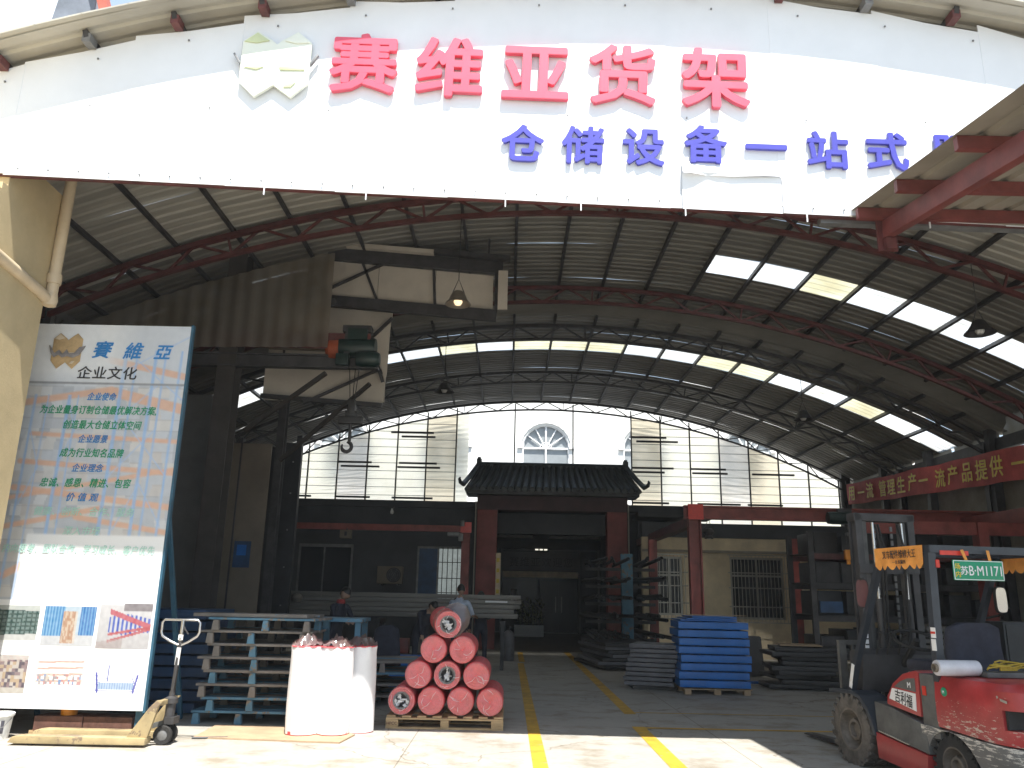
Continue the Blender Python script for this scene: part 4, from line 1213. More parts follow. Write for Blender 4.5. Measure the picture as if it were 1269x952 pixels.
# ================================================================== painted pallets
def make_pallet(w, d, paint, label, cat="pallet", h=.155, group=None, seed=0):
    t = thing("pallet", label, cat, (0, 0, 0), 0, group)
    q = random.Random(seed)
    n = 5
    bw = d / n * .8
    for i in range(n):
        y = -d / 2 + d * (i + .5) / n
        obj("plank", MB().box((q.uniform(-.02, .02), y, h - .014), (w + q.uniform(-.05, .03), bw, .026 + q.uniform(0, .006))), paint if q.random() < .8 else ("pallet_grey" if paint == "pallet_blue" else "pallet_blue"), t, local=True, bevel=.003)
    for y in (-d / 2 + .03, 0, d / 2 - .03):
        xs_ = [-w / 2 + .10 + q.uniform(-.03, .04), q.uniform(-.1, .1), w / 2 - .10 + q.uniform(-.04, .03)]
        for x in xs_:
            obj("leg", MB().prism([(-.045, .0), (.045, .0), (.032, h - .03), (-.032, h - .03)], (x, y - .03, 0), (1, 0, 0), (0, 0, 1), -.06), "pallet_blue" if q.random() < (.7 if paint == "pallet_blue" else .25) else "pallet_grey", t, local=True)
    return t
ordn = ["bottom", "second", "third", "fourth", "fifth", "sixth", "seventh", "top"]
paints = ["pallet_blue", "pallet_blue", "pallet_grey", "pallet_blue", "pallet_grey", "pallet_grey", "pallet_grey", "pallet_grey"]
for i in range(8):
    p = make_pallet(1.38, 1.15, paints[i], ("pale blue painted" if paints[i] == "pallet_blue" else "weathered grey") + " pallet, %s of the stack beside the pallet truck" % ordn[i], seed=i + 2, group="pallets stacked beside the pallet truck")
    p.location = (-3.13 + r2.uniform(-.07, .06), 11.22 + r2.uniform(-.03, .05), .158 * i); p.rotation_euler.z = R(r2.uniform(-1.5, 2.5))
# long boards on the stack and a tilted pallet behind it
tag(obj("long_board", MB().span((-4.0, 10.72, 1.267), (-2.55, 11.1, 1.31)), "pallet_grey", bevel=.004), "long weathered board laid along the front of the topmost pallet", "board")
tag(obj("long_board", MB().span((-3.9, 11.2, 1.267), (-2.5, 11.5, 1.30)), "pallet_grey", bevel=.004), "long weathered board laid across the middle of the topmost pallet", "board")
bp_ = thing("blue_bench", "pale blue painted steel bench frame just behind the pallet stack", "bench", (-2.3, 12.3, 0))
obj("top", MB().span((-2.75, 11.95, 1.19), (-2.05, 12.65, 1.24)), "pallet_blue", bp_, bevel=.004)
for x in (-2.68, -2.12):
    for y in (12.02, 12.58):
        obj("leg", MB().span((x - .04, y - .03, 0), (x + .04, y + .03, 1.19)), "pallet_blue", bp_)
obj("rail", MB().span((-2.72, 12.0, .78), (-2.08, 12.05, .90)), "pallet_blue", bp_)
for i in range(4):
    p = make_pallet(1.3, 1.2, "pallet_grey", "weathered grey pallet, %s of the low stack behind the white wrapped rolls" % ["bottom", "second", "third", "topmost"][i], seed=i + 30, group="pallets in the low stack")
    p.location = (-1.95 + r2.uniform(-.06, .06), 13.1, .158 * i); p.rotation_euler.z = R(r2.uniform(-3, 4) + 6)
# dark blue trays stacked behind the poster board
def make_tray(w, d, h, paint, label, group, name="steel_tray"):
    t = thing(name, label, "tray", (0, 0, 0), 0, group)
    obj("deck", MB().box((0, 0, h - .015), (w, d, .02)), paint, t, local=True, bevel=.004)
    for s in (-1, 1):
        obj("side", MB().box((0, s * (d / 2 - .012), h / 2), (w, .02, h * .72)), paint, t, local=True, bevel=.003)
        obj("end", MB().box((s * (w / 2 - .012), 0, h / 2), (.02, d - .05, h * .72)), paint, t, local=True, bevel=.003)
    return t
tr = make_tray(1.15, 1.2, .145, "deep_blue", "dark blue steel tray in the tall stack behind the poster board", "dark blue trays behind the poster board")
for i in range(9):
    q = tr if i == 0 else dup(tr, (0, 0, 0))
    q["label"] = "dark blue steel tray, %s of the tall stack behind the poster board" % (["bottom", "second", "third", "fourth", "fifth", "sixth", "seventh", "eighth", "topmost"][i])
    q.location = (-4.62 + r2.uniform(-.05, .05), 12.0, .148 * i); q.rotation_euler.z = R(r2.uniform(-2, 2))

# ================================================================== wrapped white rolls and plywood
tag(obj("plywood_sheet", MB().prism([(-3.45, 9.66), (-1.80, 9.52), (-1.73, 10.05), (-2.2, 10.5), (-3.5, 10.55)], (0, 0, .001), (1, 0, 0), (0, 1, 0), .016), "plywood"), "thin dusty plywood sheet lying under the white wrapped rolls", "board")
M["tuft_film"] = glassy("grey_plastic_tuft", (.55, .56, .60), .35, (.95, .95, .97), .15)
def wrapped_roll(x, y, z0, r, h, tilt, label, seed, sq=1.0):
    t = thing("wrapped_roll", label, "roll", (x, y, z0), 0, "white wrapped rolls")
    t.rotation_euler = (R(tilt), 0, R(seed * 40))
    n, m = 40, 22
    vs, fs = [], []
    for j in range(m + 1):
        v = j / m
        for k_ in range(n):
            a = 2 * math.pi * k_ / n
            fold = .010 * noise.noise(Vector((math.cos(a) * 2.2, math.sin(a) * 2.2, v * 1.3 + seed))) + .004 * noise.noise(Vector((math.cos(a) * 9, math.sin(a) * 9, v * 3 + seed)))
            if v > .93: fold += .012 * math.sin(a * 9 + seed) * (v - .93) / .07
            rr = r + fold + .006 * math.sin(v * math.pi)
            vs.append((rr * math.cos(a) * sq, rr * math.sin(a), .010 + (h - .010) * v))
    for j in range(m):
        for k_ in range(n):
            fs.append((j * n + k_, j * n + (k_ + 1) % n, (j + 1) * n + (k_ + 1) % n, (j + 1) * n + k_))
    obj("wrap", MB().add(vs, fs), "wrap_white", t, local=True, smooth=60)
    obj("foam_end", MB().lathe([(0, 0), (r * .97, .0), (r * .985, .008), (r * .985, .04)], 36), "foam_red", t, local=True, smooth=True)
    pf = []
    for q in range(37):
        a = 2 * math.pi * q / 36
        pf.append((r * 1.005 * math.cos(a), r * 1.005 * math.sin(a), h + .006 * noise.noise(Vector((a * 3, seed, 0)))))
    tp = obj("foam_end", MB().pipe(pf, .007, 7, cap=False).lathe([(0, h - .01), (r * .98, h)], 36), "foam_red", t, local=True, smooth=True)
    # gathered plastic tuft
    vs, fs = [], []
    for j in range(6):
        v = j / 5
        for k_ in range(48):
            a = 2 * math.pi * k_ / 48
            rr = r * (1.02 - .75 * v) * (1 + .10 * noise.noise(Vector((math.cos(a) * 3, math.sin(a) * 3, v * 2 + seed))))
            z = h + .02 + .085 * v + .07 * noise.noise(Vector((math.cos(a) * 4 * rr / r, math.sin(a) * 4 * rr / r, seed + v * 2)))
            vs.append((rr * math.cos(a), rr * math.sin(a), z))
    for j in range(5):
        for k_ in range(48):
            fs.append((j * 48 + k_, j * 48 + (k_ + 1) % 48, (j + 1) * 48 + (k_ + 1) % 48, (j + 1) * 48 + k_))
    obj("plastic_tuft", MB().add(vs, fs), "tuft_film", t, local=True, smooth=60)
    return t
wrapped_roll(-2.34, 10.02, .018, .185, .96, 0, "white wrapped roll standing next to the pallet stack", 1)
wrapped_roll(-1.99, 10.06, .018, .185, .955, 0, "white wrapped roll standing between two other white rolls", 2)
wrapped_roll(-1.75, 10.36, .0, .185, .97, -1.2, "white wrapped roll set a little behind the others, nearest the red rolls", 3)

# ================================================================== pine pallet with ten red foam rolls
pp = thing("pine_pallet", "pale pine pallet carrying the pyramid of red foam rolls", "pallet", (-.74, 11.12, 0))
for i in range(8):
    x = -.74 - .66 + i * 1.32 / 7
    obj("plank", MB().span((x - .055, 10.63, .128), (x + .055, 11.63, .15)), "wood", pp, bevel=.004)
for y in (10.66, 11.12, 11.58):
    obj("stringer", MB().span((-1.46, y - .05, .106), (-.02, y + .05, .127)), "wood", pp, bevel=.003)
    obj("stringer", MB().span((-1.46, y - .05, 0), (-.02, y + .05, .02)), "wood", pp, bevel=.003)
    for x, w in ((-1.385, .15), (-.74, .10), (-.095, .15)):
        obj("block", MB().span((x - w / 2, y - .047, .021), (x + w / 2, y + .047, .105)), "wood", pp, bevel=.003)
obj("stamp", text_mesh("HPCC", .05, .002, .01, 0, (-1.385, 10.611, .063)), "brown_block", pp)
RR = .172
def foam_roll(x, z, hollow, seed, label):
    t = thing("foam_roll", label, "roll", (x, 10.62, z), 0, "red foam rolls in the pyramid")
    t.rotation_euler.y = R(seed * 67)
    L_ = 1.0
    q = random.Random(seed)
    n = 40
    prof_in = [(RR * .93, .012), (RR * .9, 0)]
    if hollow:
        prof = [(.100, .22), (.102, .03), (.108, .004), (.118, .012), (.130, .0), (.138, .010), (.150, .0), (.158, .004), (RR - .008, .016), (RR - .006, L_), (0, L_)]
    else:
        prof = [(0, .006), (.02, .0), (.05, .004), (.055, .0), (.09, .003), (.095, -.002), (.125, .002), (.13, -.002), (.150, .004), (RR - .010, .02), (RR - .006, .05), (RR - .006, L_), (0, L_)]
    mb = MB(); mb.lathe(prof, n, (0, 0, 0), 'Y')
    for i, p in enumerate(mb.v):
        d = .004 * noise.noise(Vector((p[0] * 11, p[2] * 11, seed)))
        mb.v[i] = (p[0] * (1 + d * 3), p[1] + d * 1.4, p[2] * (1 + d * 2))
    obj("foam", mb, "foam_red", t, local=True, smooth=50)
    if hollow:
        obj("core_liner", MB().lathe([(.001, .20), (.096, .20), (.097, .02), (.104, -.004), (.099, -.004), (.090, .02), (.088, .19), (.001, .19)], 28, (0, 0, 0), 'Y'), "foam_core", t, local=True, smooth=40)
        mb = MB()
        for i in range(15):
            a = q.random() * 6.28
            rr = .085 * q.random()
            c_ = Vector((rr * math.cos(a), .03 + .03 * q.random(), rr * math.sin(a)))
            u_ = Vector((q.uniform(-1, 1), q.uniform(-.6, .6), q.uniform(-1, 1))).normalized() * .035
            v_ = Vector((q.uniform(-1, 1), q.uniform(-.6, .6), q.uniform(-1, 1))).normalized() * .03
            mb.add([c_ - u_, c_ - v_, c_ + u_, c_ + v_], [(0, 1, 2, 3)])
        obj("core_film", mb, "wrap_white", t, local=True)
    # clear film drawn over the end with radial wrinkles
    vs, fs = [], []
    N, Mm = 72, 9
    for j in range(Mm):
        v = j / (Mm - 1)
        for k_ in range(N):
            a = 2 * math.pi * k_ / N
            if v < .7:
                rr = (.075 if hollow else .012) + (RR + .002 - (.075 if hollow else .012)) * v / .7
                wr = .0085 * noise.noise(Vector((math.cos(a) * 5, math.sin(a) * 5, v * 1.5 + seed))) + .006 * abs(noise.noise(Vector((math.cos(a) * 10, math.sin(a) * 10, seed * 3 + v))))
                y = -.014 - wr
            else:
                w_ = (v - .7) / .3
                rr = RR + .003 + .003 * noise.noise(Vector((math.cos(a) * 6, math.sin(a) * 6, w_ * 4 + seed)))
                y = -.012 + w_ * 1.0
            vs.append((rr * math.cos(a), y, rr * math.sin(a)))
    for j in range(Mm - 1):
        for k_ in range(N):
            fs.append((j * N + k_, j * N + (k_ + 1) % N, (j + 1) * N + (k_ + 1) % N, (j + 1) * N + k_))
    obj("film_wrap", MB().add(vs, fs), "film", t, local=True, smooth=60)
    mb = MB()
    for i in range(5):                                  # white crease lines of bunched film
        a = q.random() * 6.28; r0, r1 = q.uniform(.0, .12) + (.05 if hollow else 0), q.uniform(.10, .165)
        a2 = a + q.uniform(-1.1, 1.1)
        p_ = [(r0 * math.cos(a), -.018, r0 * math.sin(a)), ((r0 + r1) / 2 * math.cos((a + a2) / 2 + q.uniform(-.12, .12)), -.024, (r0 + r1) / 2 * math.sin((a + a2) / 2)), (r1 * math.cos(a2), -.015, r1 * math.sin(a2))]
        mb.pipe(p_, .0028, 5, radii=[.0008, .0024, .0008])
    obj("film_crease", mb, "wrap_white", t, local=True, smooth=True)
    return t
M["loose_film"] = glassy("loose_cling_film", (.80, .80, .82), .62, (.99, .99, .99), .12)
pos, z0 = [], .15 + RR
dz = .305
for r_, (n, x0) in enumerate(((4, -1.283), (3, -1.095), (2, -.915), (1, -.735))):
    for i in range(n):
        pos.append((r_, i, x0 + i * .364, z0 + r_ * dz))
names = {(0, 0): "open-cored red foam roll at the lower left corner of the pyramid", (0, 1): "red foam roll second from the left on the pine pallet", (0, 2): "red foam roll third from the left on the pine pallet",
         (0, 3): "red foam roll at the lower right corner of the pyramid", (1, 0): "left red foam roll of the pyramid's second tier", (1, 1): "open-cored red foam roll in the middle of the pyramid's second tier",
         (1, 2): "right red foam roll of the pyramid's second tier", (2, 0): "left red foam roll just below the topmost one", (2, 1): "right red foam roll just below the topmost one", (3, 0): "open-cored red foam roll on top of the pyramid"}
for i, (r_, c_, x, z) in enumerate(pos):
    t = foam_roll(x, z, (r_, c_) in ((0, 0), (1, 1), (3, 0)), i + 1, names[(r_, c_)])
    if (r_, c_) == (3, 0):
        t.location.y = 10.56
        vs, fs = [], []
        N = 40
        for j in range(7):                             # loose film flaring off the top roll
            v = j / 6
            for k_ in range(N):
                a = 2 * math.pi * k_ / N
                s_ = 1 + .42 * v * max(0, math.cos(a - .8)) ** 2 + .05 * v
                rr = (RR + .006) * s_ * (1 + .05 * v * noise.noise(Vector((math.cos(a) * 5, math.sin(a) * 5, v))))
                vs.append((rr * math.cos(a) + .035 * v, .30 - .36 * v + .05 * noise.noise(Vector((math.cos(a) * 3, math.sin(a) * 3, 5))) * v, rr * math.sin(a) + .03 * v))
        for j in range(6):
            for k_ in range(N):
                fs.append((j * N + k_, j * N + (k_ + 1) % N, (j + 1) * N + (k_ + 1) % N, (j + 1) * N + k_))
        t.rotation_euler = (R(2), 0, R(9))
        obj("loose_film", MB().add(vs, fs), "loose_film", t, local=True, smooth=60)

# ================================================================== right side: tray stacks, dark stacks
tb = make_tray(1.22, 1.2, .14, "tray_blue", "bright blue steel tray", "bright blue trays in the tall stack")
def tray_front(t):
    pass
for i in range(8):
    q = tb if i == 0 else dup(tb, (0, 0, 0))
    q["label"] = "bright blue steel tray, %s of the tall stack beside the red column" % ordn[i]
    q.location = (3.70 + r2.uniform(-.03, .03), 15.5, .10 + .140 * i); q.rotation_euler.z = R(-4 + r2.uniform(-1, 1))
pt_ = thing("low_pallet", "low pale pallet under the stack of bright blue trays", "pallet", (3.7, 15.5, 0))
for x in (-.52, 0, .52):
    for y in (-.5, 0, .5):
        obj("block", MB().box((x, y, .04), (.11, .12, .08)), "plywood", pt_, local=True)
for y in (-.5, 0, .5):
    obj("board", MB().box((0, y, .089), (1.2, .14, .016)), "plywood", pt_, local=True)
for i in range(3):
    tag(obj("blue_sheet", MB().box((3.62 + .05 * i, 15.5, 1.24 + .03 * i), (1.0 - .1 * i, .9, .022)), "tray_blue", bevel=.003), "loose bright blue sheet on the tall blue stack, %s of three" % ["lowest", "middle", "uppermost"][i], "sheet")
tag(obj("torn_cardboard", MB().prism([(-.55, 0), (.55, .06), (.5, .2), (.1, .34), (-.5, .3)], (3.75, 15.0, 1.33), (1, 0, 0), (0, 1, 0), .008), "plywood"), "torn cardboard sheet on top of the bright blue stack", "cardboard")
tg = make_tray(.9, .95, .078, "grey_tray", "grey steel tray lying in the leaning pile left of the blue stack", "grey trays in the leaning pile")
for i in range(9):
    q = tg if i == 0 else dup(tg, (0, 0, 0))
    q["label"] = "grey steel tray, %s of the leaning pile left of the bright blue stack" % (["bottom", "second", "third", "fourth", "fifth", "sixth", "seventh", "eighth", "topmost"][i])
    q.location = (2.72 + .018 * i + r2.uniform(-.02, .02), 16.0, .06 + .081 * i); q.rotation_euler.z = R(-18 + r2.uniform(-2, 2))
tag(obj("timber_bearer", MB().box((2.72, 16.0, .03), (.8, .8, .058)), "black_steel"), "dark bearer frame under the leaning pile of grey trays", "frame")
# dark steel panels right of the blue stack
for i in range(9):
    w, d = r2.uniform(1.0, 1.5), r2.uniform(.8, 1.1)
    tag(obj("steel_plate", MB().box((5.75 + r2.uniform(-.2, .2), 16.4 + r2.uniform(-.1, .1), .06 + .083 * i), (w, d, .075), Matrix.Rotation(R(r2.uniform(-14, 8)), 3, 'Z')), "black_steel", bevel=.006),
        "black steel plate, %s in the untidy heap between the blue stack and the forklift" % (["lowest", "second lowest", "third lowest", "fourth", "fifth", "sixth", "third highest", "second highest", "highest"][i]), "panel", "black steel panels in the untidy heap")
tag(obj("hardboard_sheet", MB().box((5.62, 16.25, .80), (.75, .7, .02), Matrix.Rotation(R(-12), 3, 'Z')), "plywood"), "pale brown board lying on the heap of black steel panels", "board")
for i in range(6):
    tag(obj("steel_plate", MB().box((4.95 + r2.uniform(-.1, .1), 18.6 + .07 * i, .42 + r2.uniform(-.02, .02)), (1.3, .03, .82), Matrix.Rotation(R(-12), 3, 'X')), "black_steel"),
        "dark steel panel leaning upright behind the bright blue stack", "panel", "dark panels leaning behind the blue stack")
tag(obj("blue_hose", MB().pipe([(4.4, 17.2, .02), (4.7, 17.0, .02), (5.0, 17.1, .02), (5.2, 16.9, .02)], .03, 8), "tray_blue"), "short bright blue hose on the floor beside the black panels", "hose")

# heavy rack with long black stock behind the forklift
rk = thing("storage_rack", "dark heavy steel rack loaded with black stock behind the forklift mast", "rack", (8.2, 19, 0))
for x in (6.8, 8.9, 11.0):
    for y in (18.5, 19.9):
        obj("upright", MB().span((x - .06, y - .05, 0), (x + .06, y + .05, 3.15)), "dark_steel", rk)
for z in (.45, 1.25, 1.95, 2.6):
    for y in (18.48, 19.92):
        obj("beam", MB().span((6.86, y - .03, z - .06), (10.94, y + .03, z + .06)), "dark_steel" if z != 2.6 else "rust_red", rk)
    obj("shelf", MB().span((6.8, 18.5, z + .062), (11.0, 19.9, z + .085)), "black_steel", rk)
labs = ["bottom", "second", "third", "top"]
for li, z in enumerate((.535, 1.335, 2.035, 2.685)):
    for i in range(7):
        x = 7.2 + i * .58
        h = r2.uniform(.32, .56)
        tag(obj("steel_bundle", MB().box((x, 19.15, z + h / 2), (r2.uniform(.42, .54), 1.1, h)), r2.choice(["black_steel", "black_steel", "black_sheet", "dark_steel"]), bevel=.008),
            "black steel bundle on the %s shelf of the dark rack, %s from its left end" % (labs[li], ["first", "second", "third", "fourth", "fifth", "sixth", "seventh"][i]), "bundle", "steel bundles on the %s shelf of the dark rack" % labs[li])
tag(obj("blue_crate", MB().box((7.15, 18.44, 1.50), (.5, .06, .24)), "deep_blue"), "dark blue sheet hung on the front of the rack by its left upright", "sheet")
for i in range(12):
    tag(obj("steel_profile", MB().box((9.0 + r2.uniform(-.1, .1), 15.2 + .0 * i, .08 + .10 * i), (3.4, .9, .07)), "grey_wall", bevel=.006), "grey-green steel profile, number %s up in the stack behind the forklift cab" % (["one", "two", "three", "four", "five", "six", "seven", "eight", "nine", "ten", "eleven", "twelve"][i]), "profile", "steel profiles stacked behind the forklift")

# cantilever rack with tubes
ca = thing("cantilever_rack", "blue cantilever rack column with dark tubes on its arms right of the portico", "rack", (3.15, 22.2, 0))
obj("column", MB().span((3.03, 22.1, 0), (3.33, 22.3, 2.75)), "pallet_blue", ca, bevel=.006)
obj("base", MB().span((2.2, 22.08, 0), (4.0, 22.32, .12)), "pallet_blue", ca)
tube = None
for li, z in enumerate((.55, 1.0, 1.45, 1.9, 2.35)):
    for s in (-1, 1):
        x0, x1 = (3.03 - .95, 3.03) if s < 0 else (3.33, 3.33 + .6)
        obj("arm", MB().span((x0, 22.15, z - .05), (x1, 22.25, z + .03)), "dark_steel", ca)
        for i in range(7 if s < 0 else 4):
            x = (x0 + .07 + i * .13) if s < 0 else (x0 + .08 + i * .13)
            if tube is None:
                tube = tag(obj("steel_tube", MB().lathe([(.032, -1.6), (.045, -1.6), (.045, 1.6), (.032, 1.6)], 10, (0, 0, 0), 'Y', closed=True), "black_steel", smooth=40), "dark steel tube lying on the arms of the blue cantilever rack", "tube", "dark tubes on the cantilever rack")
                q = tube
            else:
                q = tube.copy(); col.objects.link(q)
            q["label"] = "dark steel tube on the %s %s arm of the blue cantilever rack" % (["lowest", "second lowest", "middle", "second highest", "highest"][li], "left" if s < 0 else "right")
            q.location = (x, 21.9 + r2.uniform(-.5, .5), z + .078 + r2.uniform(0, .03) + .04 * (i % 2)); q.rotation_euler = (R(r2.uniform(-1.5, 1.5)), 0, R(r2.uniform(-9, 9)))
for i in range(7):
    tag(obj("steel_profile", MB().box((2.75 + r2.uniform(-.12, .12), 20.7 + r2.uniform(-.1, .1), .07 + .082 * i), (1.5 - .04 * i, 2.6, .07), Matrix.Rotation(R(8 + r2.uniform(-4, 4)), 3, 'Z')), r2.choice(["black_steel", "grey_tray", "dark_steel"]), bevel=.006),
        "dark flat steel section, %s in the low pile at the foot of the cantilever rack" % (["bottom", "second", "third", "middle", "fifth", "sixth", "top"][i]), "profile", "flat sections in the low pile")

# right bay: red frame, barred windows
fr = thing("red_steel_frame", "red steel columns and beams framing the bay of barred windows on the right", "frame", (6.5, 20, 0))
obj("column", MB().span((4.06, 18.4, 0), (4.09, 18.62, 3.36)).span((4.31, 18.4, 0), (4.34, 18.62, 3.36)).span((4.09, 18.5, 0), (4.31, 18.53, 3.36)), "red_beam", fr)
obj("column", MB().span((3.92, 22.9, 0), (4.14, 23.1, 3.2)), "red_beam", fr)
obj("column", MB().span((7.85, 22.9, 0), (8.1, 23.1, 3.3)), "red_beam", fr)
obj("beam", MB().span((3.95, 18.38, 3.40), (11.0, 18.42, 3.62)).span((3.95, 18.3, 3.36), (11.0, 18.5, 3.40)).span((3.95, 18.3, 3.62), (11.0, 18.5, 3.66)), "red_beam", fr)
obj("beam", MB().span((4.08, 18.7, 3.22), (4.32, 26.2, 3.42)), "rust_red", fr)
obj("end_plate", MB().span((4.02, 18.24, 3.34), (4.36, 18.29, 3.68)), "red_reflect", fr)
obj("lean_to_roof", MB().span((4.0, 25.2, 4.05), (6.4, 26.5, 4.2)), "dark_wall", fr)
obj("high_beam", MB().span((10.2, 14.0, 3.2), (10.4, 22.0, 3.5)), "red_beam", fr)
obj("beam", MB().span((7.0, 16.2, 2.95), (11.2, 16.35, 3.2)), "red_beam", fr)
obj("column", MB().span((9.3, 16.15, 0), (9.5, 16.4, 3.2)), "red_beam", fr)
wl = thing("bay_wall", "stained beige wall with two barred windows behind the bright blue stack", "wall", (6.6, 24, 0))
wins = ((4.3, 5.05, 1.15, 2.80), (6.45, 8.0, 1.08, 2.82))
mb = MB(); xl = 3.9
for (x0, x1, z0, z1) in wins:
    mb.span((xl, 24.0, 0), (x0, 24.2, 3.355)); mb.span((x0, 24.0, 0), (x1, 24.2, z0)); mb.span((x0, 24.0, z1), (x1, 24.2, 3.355)); xl = x1
mb.span((xl, 24, 0), (11.2, 24.2, 3.355))
obj("lintel", MB().span((3.9, 23.98, 3.36), (11.2, 24.22, 3.77)), "dark_wall", wl)
obj("plaster", mb, "beige_wall", wl)
obj("wall_beam", MB().span((3.9, 23.95, 2.93), (11.2, 23.99, 3.0)), "concrete_wall", wl)
for (x0, x1, z0, z1) in wins:
    w_ = obj("window", MB().span((x0, 24.05, z0), (x0 + .06, 24.1, z1)).span((x1 - .06, 24.05, z0), (x1, 24.1, z1)).span((x0 + .06, 24.05, z1 - .06), (x1 - .06, 24.1, z1)).span((x0 + .06, 24.05, z0), (x1 - .06, 24.1, z0 + .06)).span(((x0 + x1) / 2 - .025, 24.05, z0 + .06), ((x0 + x1) / 2 + .025, 24.1, z1 - .06)).span((x0 + .06, 24.055, z1 - .55), (x1 - .06, 24.095, z1 - .5)), "alu", wl)
    obj("pane", MB().span((x0 + .06, 24.11, z0 + .06), (x1 - .06, 24.12, z1 - .06)), "glass_dark", w_)
    mb = MB(); x = x0 - .05
    while x <= x1 + .06:
        mb.span((x - .008, 23.80, z0 - .08), (x + .008, 23.816, z1 + .06)); x += .105
    for z in (z0 - .08, z0 + .35, (z0 + z1) / 2, z1 - .45, z1 + .05):
        mb.span((x0 - .12, 23.79, z - .014), (x1 + .12, 23.80, z + .014))
    mb.span((x0 - .12, 23.8, z0 - .02), (x0 - .09, 23.98, z0 + .01)).span((x1 + .09, 23.8, z1 - .02), (x1 + .12, 23.98, z1 + .01))
    obj("bars", mb, "alu", w_)

# ================================================================== left interior
M["column_brown"] = mat("column_brown_grey", (.055, .048, .042), .6, var=.25, scale=3)
st = thing("crane_column", "tall grey steel crane column rising behind the poster board", "column", (-4.8, 13.3, 0))
obj("web", MB().span((-5.01, 13.60, 0), (-4.99, 13.92, 7.9)), "dark_steel", st)
obj("flange", MB().span((-5.16, 13.58, 0), (-4.84, 13.60, 7.9)), "column_brown", st)
obj("flange", MB().span((-5.16, 13.92, 0), (-4.84, 13.94, 7.9)), "column_brown", st)
st2 = tag(obj("crane_column", MB().span((-4.98, 16.9, 0), (-4.82, 16.92, 6.9)).span((-4.98, 17.1, 0), (-4.82, 17.12, 6.9)).span((-4.91, 16.92, 0), (-4.89, 17.1, 6.9)), "dark_steel"), "darker crane column standing beyond the tall grey one", "column")
gir = thing("crane_girder", "dark steel runway girder with diagonal braces carrying the chain hoist", "girder", (-5, 13.7, 5.3))
obj("beam", MB().span((-8.0, 13.62, 5.42), (-2.35, 13.66, 5.60)).span((-8.0, 13.56, 5.60), (-2.35, 13.72, 5.63)).span((-8.0, 13.56, 5.39), (-2.35, 13.72, 5.42)), "dark_steel", gir)
obj("beam", MB().span((-8.0, 13.50, 5.72), (-2.5, 13.54, 6.0)), "rust_red", gir)
obj("brace", MB().bar((-3.3, 13.8, 5.35), (-4.75, 14.15, 4.35), .07, .07), "column_brown", gir)
obj("brace", MB().bar((-2.6, 14.3, 5.3), (-4.3, 14.95, 3.95), .065, .065), "column_brown", gir)
obj("brace", MB().bar((-4.75, 13.9, 6.2), (-3.35, 14.3, 6.9), .09, .09), "dark_steel", gir)
# brown translucent curtain of sheeting
ct_ = thing("plastic_curtain", "dirty brown translucent sheet curtain hung under the roof behind the poster board", "curtain", (-5.7, 13.48, 5.6))
for i in range(9):
    x0 = -8.0 + i * .53; x1 = x0 + .54
    vs, fs = [], []
    n = 10
    for j in range(n + 1):
        x = x0 + (x1 - x0) * j / n
        y = 13.42 + .02 * math.sin(j / n * 4 * math.pi) + .01 * (i % 2)
        vs += [(x, y, 5.63 + .01 * i), (x, y, min(arch_z(x, APEX_A) - .55, 7.72 + .006 * i))]
    for j in range(n):
        fs.append((2 * j, 2 * j + 2, 2 * j + 3, 2 * j + 1))
    obj("sheet", MB().add(vs, fs), "curtain", ct_, smooth=60)
# cream panel boxes under the roof
ub_ = thing("upper_panel_box", "upper cream panelled box with dark steel frame hung under the roof", "box", (-1.9, 14.6, 6.7))
ub_.location = (0, 0, 0)
def slope(x): return -.075 * (x + 3.5)
for i, (x0, x1) in enumerate(((-3.6, -2.62), (-2.61, -1.52), (-1.51, -.40))):
    obj("panel", MB().prism([(x0, 7.08 + slope(x0)), (x1, 7.08 + slope(x1)), (x1, 7.80 + slope(x1)), (x0, 7.80 + slope(x0))], (0, 14.55, 0), (1, 0, 0), (0, 0, 1), -.04), "panel_cream", ub_)
obj("end_panel", MB().span((-.30, 14.3, 6.80), (-.12, 14.34, 7.58)), "panel_cream", ub_)
obj("top_rail", MB().bar((-3.6, 14.5, 7.93), (-.22, 14.5, 7.70), .10, .24), "dark_steel", ub_)
obj("bottom_rail", MB().bar((-3.6, 14.5, 6.97), (-.32, 14.5, 6.73), .10, .22), "dark_steel", ub_)
obj("top_edge", MB().bar((-3.65, 14.4, 8.10), (-1.55, 14.4, 7.955), .12, .09), "panel_cream", ub_)
obj("top_edge", MB().bar((-1.55, 14.38, 7.97), (-.08, 14.38, 7.85), .12, .10), "dark_steel", ub_)
obj("upright", MB().bar((-.34, 14.47, 7.62), (-.34, 14.47, 6.80), .06, .05), "dark_steel", ub_)
for (a, b) in (((-2.95, 7.80), (-2.62, 7.02)), ((-1.56, 7.72), (-1.50, 6.9)), ((-3.55, 7.22), (-2.55, 7.75))):
    obj("batten", MB().bar((a[0], 14.52, a[1]), (b[0], 14.52, b[1]), .05, .05), "dark_steel", ub_)
obj("hanger", MB().bar((-3.4, 14.5, 8.0), (-3.4, 14.5, 8.32), .04, .04).bar((-.5, 14.5, 7.8), (-.5, 14.5, 8.32), .04, .04), "dark_steel", ub_)
lb = thing("lower_panel_box", "lower cream panelled box behind the chain hoist", "box", (0, 0, 0))
obj("panel", MB().prism([(-4.6, 6.25), (-2.35, 6.72), (-2.70, 6.36), (-4.6, 6.30 - .25)], (0, 14.8, 0), (1, 0, 0), (0, 0, 1), -.04), "panel_cream", lb)
obj("panel", MB().prism([(-4.7, 5.15), (-2.44, 5.02), (-2.40, 5.62), (-4.7, 5.72)], (0, 14.8, 0), (1, 0, 0), (0, 0, 1), -.04), "panel_cream", lb)
